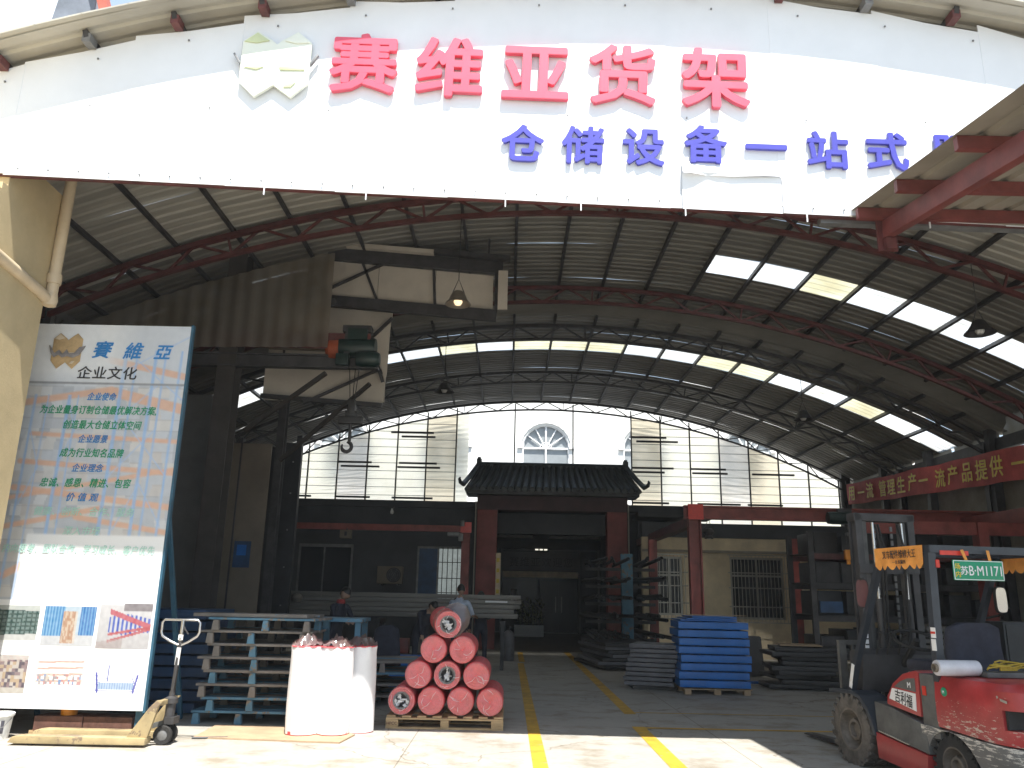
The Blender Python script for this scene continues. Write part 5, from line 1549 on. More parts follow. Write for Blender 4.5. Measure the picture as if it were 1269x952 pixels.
obj("panel", MB().prism([(-2.72, 6.30), (-2.36, 6.70), (-2.38, 5.62), (-2.40, 5.50)], (0, 14.75, 0), (1, 0, 0), (0, 0, 1), -.04), "panel_cream", lb)
obj("panel", MB().prism([(-4.2, 6.30), (-2.35, 6.72), (-2.35, 6.95), (-4.2, 6.95)], (0, 14.83, 0), (1, 0, 0), (0, 0, 1), -.04), "panel_cream", lb)
obj("batten", MB().bar((-2.76, 14.72, 6.26), (-2.33, 14.72, 6.72), .05, .06).bar((-2.74, 14.72, 6.28), (-2.44, 14.72, 5.45), .05, .06).bar((-4.7, 14.7, 5.13), (-2.42, 14.7, 4.99), .07, .08).bar((-2.5, 14.7, 5.7), (-3.9, 14.7, 5.0), .05, .05), "dark_steel", lb)
obj("rail", MB().bar((-4.6, 14.6, 6.10), (-2.75, 14.6, 6.06), .1, .16), "beige_panel", lb)
obj("back_sheet", MB().span((-4.7, 14.9, 5.1), (-2.42, 14.94, 6.9)), "panel_cream", lb)
obj("hanger", MB().bar((-4.4, 14.9, 5.1), (-4.4, 14.9, 8.1), .04, .04).bar((-2.5, 14.9, 5.1), (-2.5, 14.9, 8.25), .04, .04), "dark_steel", lb)

# chain hoist and hook
ho = thing("electric_hoist", "dark green electric hoist with orange end cap and hanging hook below the cream boxes", "hoist", (-2.8, 13.7, 3.9))
obj("drum", MB().lathe([(0, -.34), (.19, -.34), (.20, -.30), (.20, .22), (.17, .30), (0, .30)], 22, (-2.72, 13.66, 5.78), 'X'), "hoist_green", ho, smooth=35)
obj("motor", MB().lathe([(0, -.2), (.13, -.2), (.15, -.1), (.15, .12), (.10, .2), (0, .2)], 18, (-2.52, 13.55, 5.55), 'X').box((-2.72, 13.55, 5.98), (.34, .2, .2)), "hoist_green", ho, smooth=35)
obj("end_cap", MB().lathe([(0, -.12), (.13, -.12), (.19, -.05), (.20, .12), (0, .12)], 22, (-3.17, 13.66, 5.76), 'X'), "hoist_orange", ho, smooth=35)
obj("trolley", MB().box((-2.75, 13.64, 6.10), (.5, .24, .12)).box((-2.9, 13.52, 5.72), (.1, .05, .7)), "dark_steel", ho)
obj("control_box", MB().box((-2.95, 13.45, 5.50), (.22, .14, .2)), "hoist_green", ho, bevel=.01)
for x in (-2.86, -2.74, -2.66):
    obj("rope", MB().pipe([(x, 13.6, 5.6), (-2.76 + (x + 2.76) * .35, 13.6, 4.78)], .008, 5), "black_steel", ho)
obj("hook_block", MB().box((-2.76, 13.6, 4.70), (.13, .12, .26)).box((-2.76, 13.6, 4.46), (.42, .14, .13)).box((-2.76, 13.6, 4.56), (.2, .1, .12)), "black_steel", ho, bevel=.02)
pts = [(-2.76, 13.6, 4.42), (-2.76, 13.6, 4.10)]
for i in range(12):
    a = R(75 - i * 26)
    pts.append((-2.80 + .085 * math.cos(a), 13.6, 4.0 + .085 * math.sin(a)))
obj("hook", MB().pipe(pts, .03, 8, radii=[.03, .028] + [.032] * 9 + [.026, .02, .012]), "dark_steel", ho, smooth=True)

# partitions at the left
pa = thing("beige_partition", "beige boarded partition beyond the tall crane column", "partition", (-5.5, 16, 0))
for i in range(2):
    obj("board", MB().span((-6.0 + .62 * i, 16.0, 0), (-5.39 + .60 * i, 16.05, 4.45)), "beige_panel", pa)
obj("trim", MB().span((-5.40, 15.98, 0), (-5.37, 16.0, 4.45)), "dark_steel", pa)
gp = thing("grey_partition", "dark grey boarded partition between the poster board and the crane column", "partition", (-7, 14.6, 0))
for i in range(3):
    obj("board", MB().span((-8.0 + .95 * i, 14.6 + .005 * i, 0), (-7.06 + .95 * i, 14.65, 5.1)), "grey_wall", gp)
bs = thing("black_cabinet", "tall black sheet-clad partition just left of the end wall", "partition", (-5.2, 18.2, 0))
for i in range(3):
    obj("sheet", MB().span((-5.72 + .30 * i, 18.0 + .01 * i, 0), (-5.43 + .30 * i, 18.6, 4.62 + .11 * i)), "black_sheet", bs)
obj("post", MB().span((-4.82, 17.95, 0), (-4.70, 18.1, 5.0)), "black_sheet", bs)
for z in (1.3, 2.1, 2.9, 3.7, 4.4):
    obj("bolt", MB().box((-4.86, 17.94, z), (.03, .02, .03)), "grey_steel", bs)
nb = thing("blue_notice", "blue and white notice fixed on the beige partition", "notice", (-5.2, 15.97, 2.2))
obj("sheet", MB().span((-5.32, 15.96, 2.02), (-5.0, 15.975, 2.52)), "deep_blue", nb)
obj("white_panel", MB().span((-5.26, 15.95, 2.25), (-5.08, 15.957, 2.45)), "tray_blue", nb)
gb = thing("wall_lamp", "round brass-coloured lamp low beside the black partition", "lamp", (-4.75, 19.5, 1.3))
obj("globe", MB().lathe([(0, -.10), (.08, -.08), (.12, 0), (.09, .07), (.03, .1), (0, .1)], 18, (-4.72, 18.8, 1.45)), "lamp_metal", gb, smooth=True)
obj("bracket", MB().span((-4.72, 18.8, 1.43), (-4.0, 18.83, 1.45)), "grey_steel", gb)

# left bay red beam, light box, AC unit
lf = thing("left_red_frame", "red crane beam and post across the dark left bay", "frame", (-3.5, 24, 0))
obj("beam", MB().span((-7.6, 24.0, 3.38), (-1.25, 24.16, 3.56)), "red_beam", lf)
obj("post", MB().span((-1.38, 24.0, 0), (-1.14, 24.16, 3.37)), "red_beam", lf)
obj("joint_plate", MB().span((-1.42, 23.95, 3.36), (-1.10, 23.99, 3.66)), "red_reflect", lf)
tg_ = thing("beam_trolley", "small grey winch clamped on the end of the left red beam", "winch", (-1.6, 23.8, 3.3))
obj("body", MB().box((-1.62, 23.9, 3.30), (.34, .16, .10)).box((-1.40, 23.9, 3.22), (.14, .14, .22)), "grey_steel", tg_, bevel=.02)
obj("cap", MB().lathe([(0, -.08), (.06, -.08), (.06, .08), (0, .08)], 12, (-1.36, 23.9, 3.62)), "grey_steel", tg_, smooth=30)
lx = thing("exit_lamp", "small pale emergency lamp box hanging under the left red beam", "lamp", (-4.75, 23.9, 3.2))
obj("box", MB().box((-4.75, 23.9, 3.24), (.34, .12, .24)), "beige_panel", lx, bevel=.01)
obj("symbol", MB().box((-4.75, 23.835, 3.25), (.07, .006, .12)), "ink_black", lx)
obj("hanger", MB().bar((-4.75, 23.95, 3.36), (-4.75, 24.05, 3.38), .03, .03).span((-4.74, 23.9, 3.36), (-4.72, 23.92, 3.42)), "dark_steel", lx)
ac = thing("air_conditioner", "outdoor air conditioner unit with round fan grille on the dark left wall", "air conditioner", (-3.75, 26.3, 1.95))
obj("casing", MB().box((-3.75, 26.42, 2.16), (.80, .30, .54)), "beige_panel", ac, bevel=.015)
obj("fan_opening", MB().lathe([(0, 0), (.22, 0), (.23, -.012), (.21, -.012), (.20, -.004), (0, -.004)], 28, (-3.62, 26.262, 2.16), 'Y'), "black_steel", ac, smooth=30)
mb = MB()
for i in range(6): mb.bar((-3.62, 26.25, 2.16), (-3.62 + .2 * math.cos(i * math.pi / 3), 26.25, 2.16 + .2 * math.sin(i * math.pi / 3)), .008, .006)
for r_ in (.07, .13, .19):
    p_ = [(-3.62 + r_ * math.cos(a * .3142), 26.25, 2.16 + r_ * math.sin(a * .3142)) for a in range(21)]
    mb.pipe(p_, .004, 4)
obj("fan_grille", mb, "grey_steel", ac)
for x in (-4.02, -3.48):
    obj("bracket", MB().span((x - .02, 26.2, 1.85), (x + .02, 26.6, 1.885)), "grey_steel", ac)
bu = thing("bare_bulb", "bare bulb hanging under the flat roof of the office block", "lamp", (-3.75, 24.9, 3.9))
obj("bulb", MB().lathe([(0, -.08), (.05, -.06), (.06, 0), (.035, .06), (.03, .1), (0, .1)], 14, (-3.75, 26.0, 4.12)), "bucket", bu, smooth=True)
obj("cord", MB().pipe([(-3.75, 26.0, 4.2), (-3.75, 26.6, 4.34)], .008, 5), "black_steel", bu)

# long zinc profiles on trestles
sp = None
for z in range(5):
    for y in range(3):
        if sp is None:
            sp = q = tag(obj("steel_profile", MB().box((0, 0, 0), (5.2, .26, .095)), "steel_profile", bevel=.006), "long pale zinc profile in the bundle across the yard behind the people", "profile", "long zinc profiles in the bundle")
        else:
            q = sp.copy(); col.objects.link(q)
        q["label"] = "long pale zinc profile, %s layer and %s row of the bundle behind the people" % (["bottom", "second", "third", "fourth", "top"][z], ["front", "middle", "back"][y])
        q.location = (-2.38 + r2.uniform(-.10, .10), 19.0 + .29 * y, 1.10 + .103 * z)
tag(obj("steel_strip", MB().span((-.50, 18.80, 1.44), (.0, 18.83, 1.48)), "ink_white"), "short white strip on the front of the zinc profile bundle", "strip")
for x in (-4.5, -2.9, -1.3, -.1):
    tr_ = thing("trestle", "dark steel trestle under the zinc profile bundle", "trestle", (x, 19.3, 0), 0, "trestles under the zinc profiles")
    obj("top", MB().box((0, 0, 1.0), (.12, 1.0, .10)), "black_steel", tr_, local=True)
    for y in (-.42, .42):
        obj("leg", MB().box((0, y, .475), (.08, .08, .95)), "black_steel", tr_, local=True)
for i in range(5):
    tag(obj("carton", MB().box((-3.1 + i * .42, 18.2, .52 + .02 * (i % 2)), (.34, .3, .3)), ["red_beam", "panel_cream", "red_beam", "pallet_grey", "letter_red"][i], bevel=.006),
        ["red carton nearest the black chair under the zinc bundle", "cream carton between two red ones under the zinc bundle", "red carton in the middle of the row under the zinc bundle", "grey carton in the row under the zinc bundle", "bright red carton next to the bending man"][i], "carton")
tag(obj("work_table", MB().span((-3.3, 18.0, .30), (-1.1, 18.4, .36)).span((-3.25, 18.1, 0), (-3.15, 18.3, .3)).span((-1.25, 18.1, 0), (-1.15, 18.3, .3)), "beige_panel"), "low table carrying the row of cartons under the zinc bundle", "table")
bx = thing("black_cabinet", "low black steel cabinet standing behind the forklift seat", "cabinet", (6.95, 11.2, 0))
obj("casing", MB().span((6.5, 11.0, .05), (7.6, 11.5, 1.40)), "black_sheet", bx, bevel=.01)
obj("door", MB().span((6.53, 10.985, .10), (7.04, 10.998, 1.36)), "black_sheet", bx)
obj("door", MB().span((7.06, 10.985, .10), (7.57, 10.998, 1.36)), "black_sheet", bx)
bc = thing("blue_crate", "open bright blue plastic crate on the floor behind the red foam rolls", "crate", (-1.75, 15.2, 0))
for z in (0.0,):
    obj("base", MB().box((0, 0, .02), (.6, .4, .03)), "tray_blue", bc, local=True)
    for s in (-1, 1):
        obj("side", MB().box((0, s * .19, .28), (.6, .02, .50)), "tray_blue", bc, local=True)
        obj("end", MB().box((s * .29, 0, .28), (.02, .36, .50)), "tray_blue", bc, local=True)
# black swivel chair
ch = thing("swivel_chair", "black swivel chair with tall padded back behind the white wrapped rolls", "chair", (-1.98, 13.9, 0), R(10))
def pad(w, h, d, o, n=10, taper=.25):
    vs, fs = [], []
    for j in range(n + 1):
        v = j / n
        ww = w * (1 - taper * v) * (1 if v < .85 else math.sqrt(max(.05, 1 - ((v - .85) / .15) ** 2 * .7)))
        for k_ in range(12):
            a = 2 * math.pi * k_ / 12
            vs.append((o[0] + ww / 2 * math.copysign(abs(math.cos(a)) ** .6, math.cos(a)), o[1] + d / 2 * math.copysign(abs(math.sin(a)) ** .7, math.sin(a)) - .12 * (v - .5) ** 2, o[2] + h * v))
    for j in range(n):
        for k_ in range(12):
            fs.append((j * 12 + k_, j * 12 + (k_ + 1) % 12, (j + 1) * 12 + (k_ + 1) % 12, (j + 1) * 12 + k_))
    fs += [tuple(range(12))[::-1], tuple(n * 12 + q for q in range(12))]
    return MB().add(vs, fs)
obj("backrest", pad(.50, .62, .12, (0, -.22, .48)), "cloth_dark", ch, local=True, smooth=60)
obj("seat", MB().box((0, .03, .45), (.48, .46, .09)), "cloth_dark", ch, local=True, bevel=.03)
obj("stem", MB().pipe([(0, .03, .08), (0, .03, .41)], .03, 10), "black_steel", ch, local=True, smooth=True)
for i in range(5):
    a = i * 2 * math.pi / 5 + .3
    l_ = obj("leg", MB().bar((0, .03, .09), (.28 * math.cos(a), .03 + .28 * math.sin(a), .07), .035, .03), "black_steel", ch, local=True)
    obj("caster", MB().lathe([(0, -.015), (.03, -.015), (.03, .015), (0, .015)], 12, (.28 * math.cos(a), .03 + .28 * math.sin(a), .03), 'X'), "black_rubber", l_, local=True)
cyl = thing("gas_bottle", "short dark gas bottle standing left of the entrance corridor", "bottle", (.05, 21.6, 0))
obj("body", MB().lathe([(0, 0), (.14, 0), (.15, .03), (.15, .60), (.11, .70), (.05, .74), (0, .74)], 20), "grey_tray", cyl, local=True, smooth=40)
obj("valve", MB().lathe([(.03, .74), (.03, .80), (.05, .81), (.05, .84), (0, .84)], 12), "dark_steel", cyl, local=True, smooth=40)
pl = thing("potted_plant", "yellow-green potted plants beside the entrance door glass", "plant", (.95, 34.5, 0))
obj("planter", MB().span((.3, 34.3, 0), (1.5, 34.7, .45)), "white_render", pl, bevel=.01)
M["leaf"] = mat("plant_leaf", (.13, .14, .03), .6, var=.3, scale=6)
mb = MB()
for i in range(260):
    x = .35 + 1.1 * r2.random(); y = 34.35 + .3 * r2.random(); z = .5 + .9 * r2.random() ** 1.3
    d = Vector((r2.uniform(-1, 1), r2.uniform(-1, 1), r2.uniform(.0, 1))).normalized()
    s = d.cross(Vector((0, 0, 1))).normalized() * .03
    p0 = Vector((x, y, z))
    mb.add([p0 - s * .4, p0 + d * .12 - s, p0 + d * .24, p0 + d * .12 + s], [(0, 1, 2, 3)])
for i in range(18):
    x = .4 + 1.0 * r2.random()
    mb.pipe([(x, 34.5, .42), (x + r2.uniform(-.06, .06), 34.5 + r2.uniform(-.1, .1), 1.2)], .008, 4)
obj("foliage", mb, "leaf", pl)["kind"] = "stuff"

# ================================================================== hanging lamps
def pendant(x, y, ztop, z, r, glow, label, rope_mat="black_steel"):
    t = thing("pendant_lamp", label, "lamp", (x, y, z), 0, "pendant lamps under the shed roof")
    obj("cable", MB().pipe([(0, 0, ztop - z), (0, 0, .42)], .008, 5), rope_mat, t, local=True)
    obj("yoke", MB().pipe([(-.10, 0, .18), (0, 0, .44), (.10, 0, .18)], .010, 6), "dark_steel", t, local=True)
    obj("shade", MB().lathe([(.001, .22), (.06, .22), (.10, .19), (.13, .13), (r * .75, .06), (r, 0), (r * 1.03, -.015), (r * .98, -.01), (r * .72, .05), (.12, .11), (.001, .15)], 28), "lamp_metal" if glow else "dark_steel", t, local=True, smooth=50)
    obj("bulb", MB().lathe([(.001, -.03), (.05, -.02), (.075, .03), (.05, .09), (.03, .12), (.001, .12)], 16), "lamp_glow" if glow else "bucket", t, local=True, smooth=True)
pendant(-.93, 12.7, 7.98, 6.30, .21, True, "pendant lamp with warm inner reflection put in as bulb glow, in front of the upper cream box")
pendant(7.75, 12.7, 7.2, 5.98, .24, False, "unlit pendant lamp hanging below the bright rooflights on the right")
pendant(-1.62, 18.75, 7.55, 6.30, .24, False, "unlit pendant lamp near the middle of the shed, left of the white facade")
pendant(6.95, 18.75, 7.0, 5.80, .22, False, "unlit pendant lamp over the bay of barred windows")
pendant(4.62, 18.9, 3.60, 2.98, .10, False, "tiny unlit lamp hanging under the red beam of the window bay")

# green hoist on the right beam, hook
hr = thing("beam_hoist", "green electric hoist hanging on the red beam left of the forklift mast", "hoist", (7.5, 18.2, 2.9))
obj("drum", MB().lathe([(0, -.30), (.13, -.30), (.14, -.2), (.14, .2), (.11, .3), (0, .3)], 16, (7.40, 18.12, 3.42), 'X'), "hoist_green", hr, smooth=35)
obj("motor", MB().lathe([(0, -.2), (.11, -.2), (.11, .2), (0, .2)], 14, (7.75, 18.1, 3.22), 'X'), "hoist_green", hr, smooth=35)
obj("trolley", MB().box((7.5, 18.18, 3.54), (.3, .1, .2)), "dark_steel", hr)
obj("rope", MB().pipe([(7.47, 18.1, 3.3), (7.47, 18.1, 2.72)], .01, 5), "black_steel", hr)
obj("hook_block", MB().box((7.47, 18.1, 2.62), (.14, .10, .22)).box((7.47, 18.1, 2.48), (.08, .06, .14)), "orange", hr, bevel=.02)

# red banner on the right wall
bn = thing("red_banner", "long faded red cloth banner with yellow characters along the right wall", "banner", (11.0, 21, 4.3))
ya, yb_, z0b, z1b = 26.3, 13.2, (4.68, 5.34), (4.05, 4.82)
vs, fs = [], []
n = 60
def bpos(t, k_):                     # along the banner 0 far - 1 near; k 0 bottom 1 top
    zlo = z0b[0] + (z1b[0] - z0b[0]) * t; zhi = z0b[1] + (z1b[1] - z0b[1]) * t
    return Vector((11.02 - .04 * math.sin(t * 23) - .03 * math.sin(t * 51 + k_ * 2), ya + (yb_ - ya) * t, zlo + (zhi - zlo) * k_ - .02 * math.sin(t * math.pi * 6) ** 2))
for i in range(n + 1):
    vs += [bpos(i / n, 0), bpos(i / n, .5), bpos(i / n, 1)]
for i in range(n):
    b = 3 * i
    fs += [(b, b + 3, b + 4, b + 1), (b + 1, b + 4, b + 5, b + 2)]
obj("cloth", MB().add(vs, fs), "banner_red", bn, smooth=True)
txt = "用一流管理生产一流产品提供一流服务"
for i, c_ in enumerate(txt):
    t = .012 + .655 / 13.1 * (i + .5)
    p = bpos(t, .5); p.x -= .045
    obj("character", text_mesh(c_, .50, .004, .02, 0, p, (0, -1, -.05), (0, -.05, 1)), "ink_yellow", bn)
obj("tie_rope", MB().pipe([bpos(0, 1) + Vector((0, 0, 0)), Vector((11.1, 26.6, 5.5))], .01, 5).pipe([bpos(1, 1), Vector((11.1, 12.6, 5.0))], .01, 5), "grey_steel", bn)

# ================================================================== forklift
fk = thing("forklift", "dusty red and grey forklift truck with orange fringed roof parked under the side canopy", "forklift", (4.308, 9.124, 0), R(10))
CENTRED = ("number_plate", "plate_", "seat", "mast", "inner_rail", "lift_cyl", "piston", "tilt", "chain", "cross", "scale_", "hydraulic", "carriage", "backrest", "fork", "dashboard", "steering", "lever", "knob", "hood", "left_mirror", "right_mirror", "mirror", "script", "round_badge", "badge_letter")
def widen(name, p):
    x, y, z = p
    if name.startswith(("mast", "inner_rail", "lift_cyl", "piston", "chain", "cross", "scale_", "hydraulic", "tilt")):
        return (x * .92 + .10, y, z)
    if name.startswith(("carriage", "backrest")) or name == "fork": return (x * .95 + .06, y, z)
    if name.startswith(("number_plate", "plate_")): return (x - .25, y, z + .035)
    if name.startswith("seat"): return (x - .20, y, z)
    if name.startswith(("left_mirror",)): return (x - .14, y, z)
    if name.startswith(("right_mirror",)) : return (x + .06, y, z)
    if name == "mirror_glass": return (x + (.06 if x > 0 else -.14), y, z)
    return (x + .14 * max(-1, min(1, x / .5)), y, z)
def L(name, mb, m, parent=None, **k):
    if isinstance(mb, MB): mb.v = [widen(name, p) for p in mb.v]
    else:
        for q_ in mb.vertices: q_.co = widen(name, q_.co)
    return obj(name, mb, m, parent or fk, local=True, **k)
def tyre(name, x, y, r, w, m_t, m_r):
    t = L(name, MB().lathe([(r * .58, -w / 2), (r * .80, -w / 2 - .012), (r * .95, -w / 2), (r, -w * .36), (r, w * .36), (r * .95, w / 2), (r * .80, w / 2 + .012), (r * .58, w / 2)], 44, (x, y, r), 'X', closed=True), m_t, smooth=40)
    mb = MB()
    n = 22
    for i in range(n):
        for s in (-1, 1):
            a = 2 * math.pi * (i + (.25 if s > 0 else -.25)) / n
            rot = Matrix.Rotation(a, 3, 'X') @ Matrix.Rotation(R(24 * s), 3, 'Z')
            c = Vector((x + s * w * .27, y, r)) + Matrix.Rotation(a, 3, 'X') @ Vector((0, 0, r + .004))
            mb.box(c, (w * .46, r * .13, .028), rot)
            c2 = Vector((x + s * w * .50, y, r)) + Matrix.Rotation(a, 3, 'X') @ Vector((0, 0, r * .945))
            mb.box(c2, (.018, r * .12, .07), Matrix.Rotation(a, 3, 'X'))
    L("tread", mb, m_t, t)
    rim = L("rim", MB().lathe([(0, -.02), (r * .20, -.03), (r * .22, -.075), (r * .30, -.07), (r * .40, .02), (r * .50, -.02), (r * .57, -w / 2 - .004), (r * .62, -w / 2 - .004), (r * .60, w / 2), (0, w / 2)], 32, (x, y, r), 'X'), m_r, t, smooth=35)
    mb = MB()
    for i in range(6):
        a = 2 * math.pi * i / 6
        mb.lathe([(0, -.025), (.014, -.025), (.016, 0), (0, 0)], 6, (x - .012, y + r * .33 * math.cos(a), r + r * .33 * math.sin(a)), 'X')
    L("wheel_nuts", mb, m_r, rim)
    return t
tyre("front_wheel", -.49, -.03, .335, .22, "dusty_rubber", "dusty_rim")
q = tyre("front_wheel", .49, -.03, .335, .22, "dusty_rubber", "dusty_rim")
tyre("rear_wheel", -.47, -1.50, .255, .17, "black_rubber", "dusty_rim")
tyre("rear_wheel", .47, -1.50, .255, .17, "black_rubber", "dusty_rim")
# front fenders
for s in (-1, 1):
    pts = [(.33, .66), (.33, .70), (-.08, .72), (-.24, .69), (-.36, .58), (-.44, .42), (-.46, .34), (-.42, .34), (-.40, .40), (-.33, .55), (-.22, .655), (-.08, .685)]
    L("fender", MB().prism(pts, ((-.61 if s < 0 else .36), 0, 0), (0, 1, 0), (0, 0, 1), .25), "lift_blue", bevel=.006)
L("chassis", MB().span((-.34, -2.0, .20), (.34, .28, .62)), "lift_grey")
for s in (-1, 1):
    x0, x1 = (-.585, -.36) if s < 0 else (.36, .585)
    L("side_panel", MB().prism([(-.45, .66), (-.68, .64), (-1.20, .54), (-1.215, .30), (-.46, .385)], (x0, 0, 0), (0, 1, 0), (0, 0, 1), x1 - x0), "lift_grey", bevel=.008)
    L("step_panel", MB().prism([(-.44, .375), (-1.20, .29), (-1.17, .09), (-.46, .14)], (x0 - .01 * (s < 0), 0, 0), (0, 1, 0), (0, 0, 1), x1 - x0 + .01), "lift_red_plain", bevel=.008)
    L("step_tread", MB().prism([(-.50, .388), (-.95, .335), (-.95, .345), (-.50, .398)], (x0 - .014, 0, 0), (0, 1, 0), (0, 0, 1), .06), "alu")
    pts = [(-.64, .655), (-.66, .74), (-.76, .86), (-.92, .96), (-1.10, 1.005), (-1.15, 1.0), (-1.14, .60)]
    cw_ = L("cowl", MB().prism(pts, (x0 + .005, 0, 0), (0, 1, 0), (0, 0, 1), x1 - x0 - .01), "lift_red_plain", bevel=.02)
    L("latch_strip", MB().span((x0 + .012, -1.37, .45), (x1 - .012, -1.16, .985)), "lift_grey", bevel=.006)
    if s < 0:
        L("cowl_label", MB().prism([(-.70, .715), (-1.09, .645), (-1.10, .80), (-.755, .815)], (x0 + .004, 0, 0), (0, 1, 0), (0, 0, 1), -.004), "ink_white", cw_)
        L("label_writing", text_mesh("吉利福", .125, .002, .012, 0, (x0 - .001, -.92, .738), (0, -1, -.14), (0, -.14, 1), width=.25), "ink_black", cw_)
        L("cowl_badge", MB().prism([(-.79, .83), (-1.105, .815), (-1.105, .935), (-1.0, .925), (-.88, .885)], (x0 + .004, 0, 0), (0, 1, 0), (0, 0, 1), -.004), "lift_grey", cw_)
        L("badge_letter", text_mesh("M", .07, .002, .01, 0, (x0 - .002, -1.02, .868), (0, -1, 0), (0, 0, 1)), "ink_white", cw_)
        L("reflector", MB().span((x0 + .006, -1.24, .80), (x0 + .012, -1.19, .88)), "red_reflect")
# engine hood and seat
L("hood", MB().span((-.34, -1.38, .62), (.34, -.60, .96)), "lift_grey", bevel=.02)
st_ = L("seat", MB().span((-.26, -1.12, .97), (.26, -.62, 1.08)), "cloth_dark", bevel=.04)
L("seat_back", pad(.62, .44, .14, (.10, -1.14, 1.0), taper=.10), "cloth_dark", smooth=60)
# counterweight: rounded plan, waist line, dark skirt, wheel arches cut out
def plan(x, yb, r, yf=-1.38):
    pts = [(-x, yf)]
    for i in range(9):
        a = math.pi + (math.pi / 2) * i / 8
        pts.append((-x + r + r * math.cos(a), yb + r + r * math.sin(a)))
    for i in range(9):
        a = 1.5 * math.pi + (math.pi / 2) * i / 8
        pts.append((x - r + r * math.cos(a), yb + r + r * math.sin(a)))
    pts.append((x, yf))
    return pts
def loft(levels):
    vs, fs = [], []
    n = len(levels[0][0])
    for pl_, z, dz_ in levels:
        for (x, y) in pl_:
            vs.append((x, y, z + dz_ * max(0, (-y - 1.38)) / .95))
    for j in range(len(levels) - 1):
        for k_ in range(n):
            fs.append((j * n + k_, j * n + (k_ + 1) % n, (j + 1) * n + (k_ + 1) % n, (j + 1) * n + k_))
    fs += [tuple(range(n))[::-1], tuple((len(levels) - 1) * n + q for q in range(n))]
    return MB().add(vs, fs)
def boolean_cut(o, cutters):
    bm = bmesh.new()
    cut = MB()
    for c in cutters:
        cut.add(c.v, c.f)
    me = bpy.data.meshes.new("cutter"); me.from_pydata(cut.v, [], cut.f); finish(me)
    co = bpy.data.objects.new("cutter", me); col.objects.link(co); co.matrix_world = Matrix.Translation((0, 0, 0))
    tmp = bpy.data.objects.new("work", o.data); col.objects.link(tmp)
    md = tmp.modifiers.new("cut", 'BOOLEAN'); md.operation = 'DIFFERENCE'; md.object = co; md.solver = 'EXACT'
    bpy.context.view_layer.update()
    dg = bpy.context.evaluated_depsgraph_get()
    new = bpy.data.meshes.new_from_object(tmp.evaluated_get(dg))
    mats_ = list(o.data.materials)
    bpy.data.objects.remove(tmp); bpy.data.objects.remove(co)
    o.data = new
    if not new.materials:
        for m_ in mats_: new.materials.append(m_)
    new.shade_smooth(); new.set_sharp_from_angle(angle=R(32))
    bm.free()
cwt = L("counterweight", loft([(plan(.585, -2.36, .42), .56, -.05), (plan(.595, -2.38, .42), .62, -.03), (plan(.595, -2.38, .40), .80, 0), (plan(.585, -2.36, .38), .93, 0), (plan(.55, -2.30, .34), .985, 0), (plan(.50, -2.24, .30), 1.0, 0)]), "lift_red", smooth=32)
boolean_cut(cwt, [MB().span((-.80, -2.7, .64), (.80, -2.13, .79))])
L("vent_back", MB().span((-.54, -2.16, .645), (.54, -2.135, .785)), "black_rubber", cwt)
sk_ = L("skirt", loft([(plan(.54, -2.26, .40, -1.14), .20, 0), (plan(.575, -2.34, .42, -1.14), .36, -.02), (plan(.59, -2.36, .42, -1.14), .52, -.05), (plan(.59, -2.36, .42, -1.14), .548, -.05)]), "lift_skirt", smooth=32)
boolean_cut(sk_, [MB().lathe([(0, -.9), (.335, -.9), (.335, -.34), (0, -.34)], 32, (0, -1.50, .20), 'X'), MB().lathe([(0, .34), (.335, .34), (.335, .9), (0, .9)], 32, (0, -1.50, .20), 'X')])
L("round_badge", MB().lathe([(0, -.004), (.036, -.004), (.04, 0), (0, 0)], 20, (-.592, -1.50, .86), 'X'), "plate_green", cwt)
L("badge_letter", text_mesh("M", .035, .002, .01, 0, (-.599, -1.50, .86), (0, -1, 0), (0, 0, 1)), "ink_white", cwt)
mb = MB()
for (y, z, a, l_) in ((-2.0, .86, .4, .10), (-2.06, .865, -.5, .10), (-2.12, .868, .2, .14)):
    mb.box((-.578 + max(0, -y - 1.98) * .12, y, z), (.004, l_, .018), Matrix.Rotation(a, 3, 'X'))
L("script_badge", mb, "alu", cwt)
# overhead guard
def post(name, pts, w, h, m_="lift_blue"):
    mb = MB()
    for a, b in zip(pts, pts[1:]): mb.bar(a, b, w, h, (0, 1, .2))
    return L(name, mb, m_)
for s in (-1, 1):
    post("rear_pillar", [(s * .545, -1.40, .93), (s * .535, -1.43, 2.07)], .075, .07)
    post("front_pillar", [(s * .535, .02, .66), (s * .53, -.12, 1.0), (s * .52, -.62, 1.95), (s * .52, -.70, 2.07)], .06, .055)
    L("guard_rail", MB().bar((s * .53, -.68, 2.10), (s * .535, -1.47, 2.10), .06, .06), "lift_blue")
L("guard_rail", MB().bar((-.53, -.70, 2.10), (.53, -.70, 2.10), .06, .06), "lift_blue")
L("guard_rail", MB().bar((-.56, -1.45, 2.098), (.56, -1.45, 2.098), .05, .07), "lift_blue")
for i in range(7):
    x = -.42 + i * .14
    L("guard_bar", MB().bar((x, -.72, 2.115), (x, -1.43, 2.115), .022, .03), "lift_blue")
L("reflective_strip", MB().span((-.47, -1.482, 2.045), (-.24, -1.477, 2.085)), "red_reflect")
L("reflective_strip", MB().span((.28, -1.482, 2.045), (.54, -1.477, 2.085)), "red_reflect")
L("tail_lamp", MB().span((-.505, -1.47, 1.93), (-.475, -1.45, 2.0)), "red_reflect")
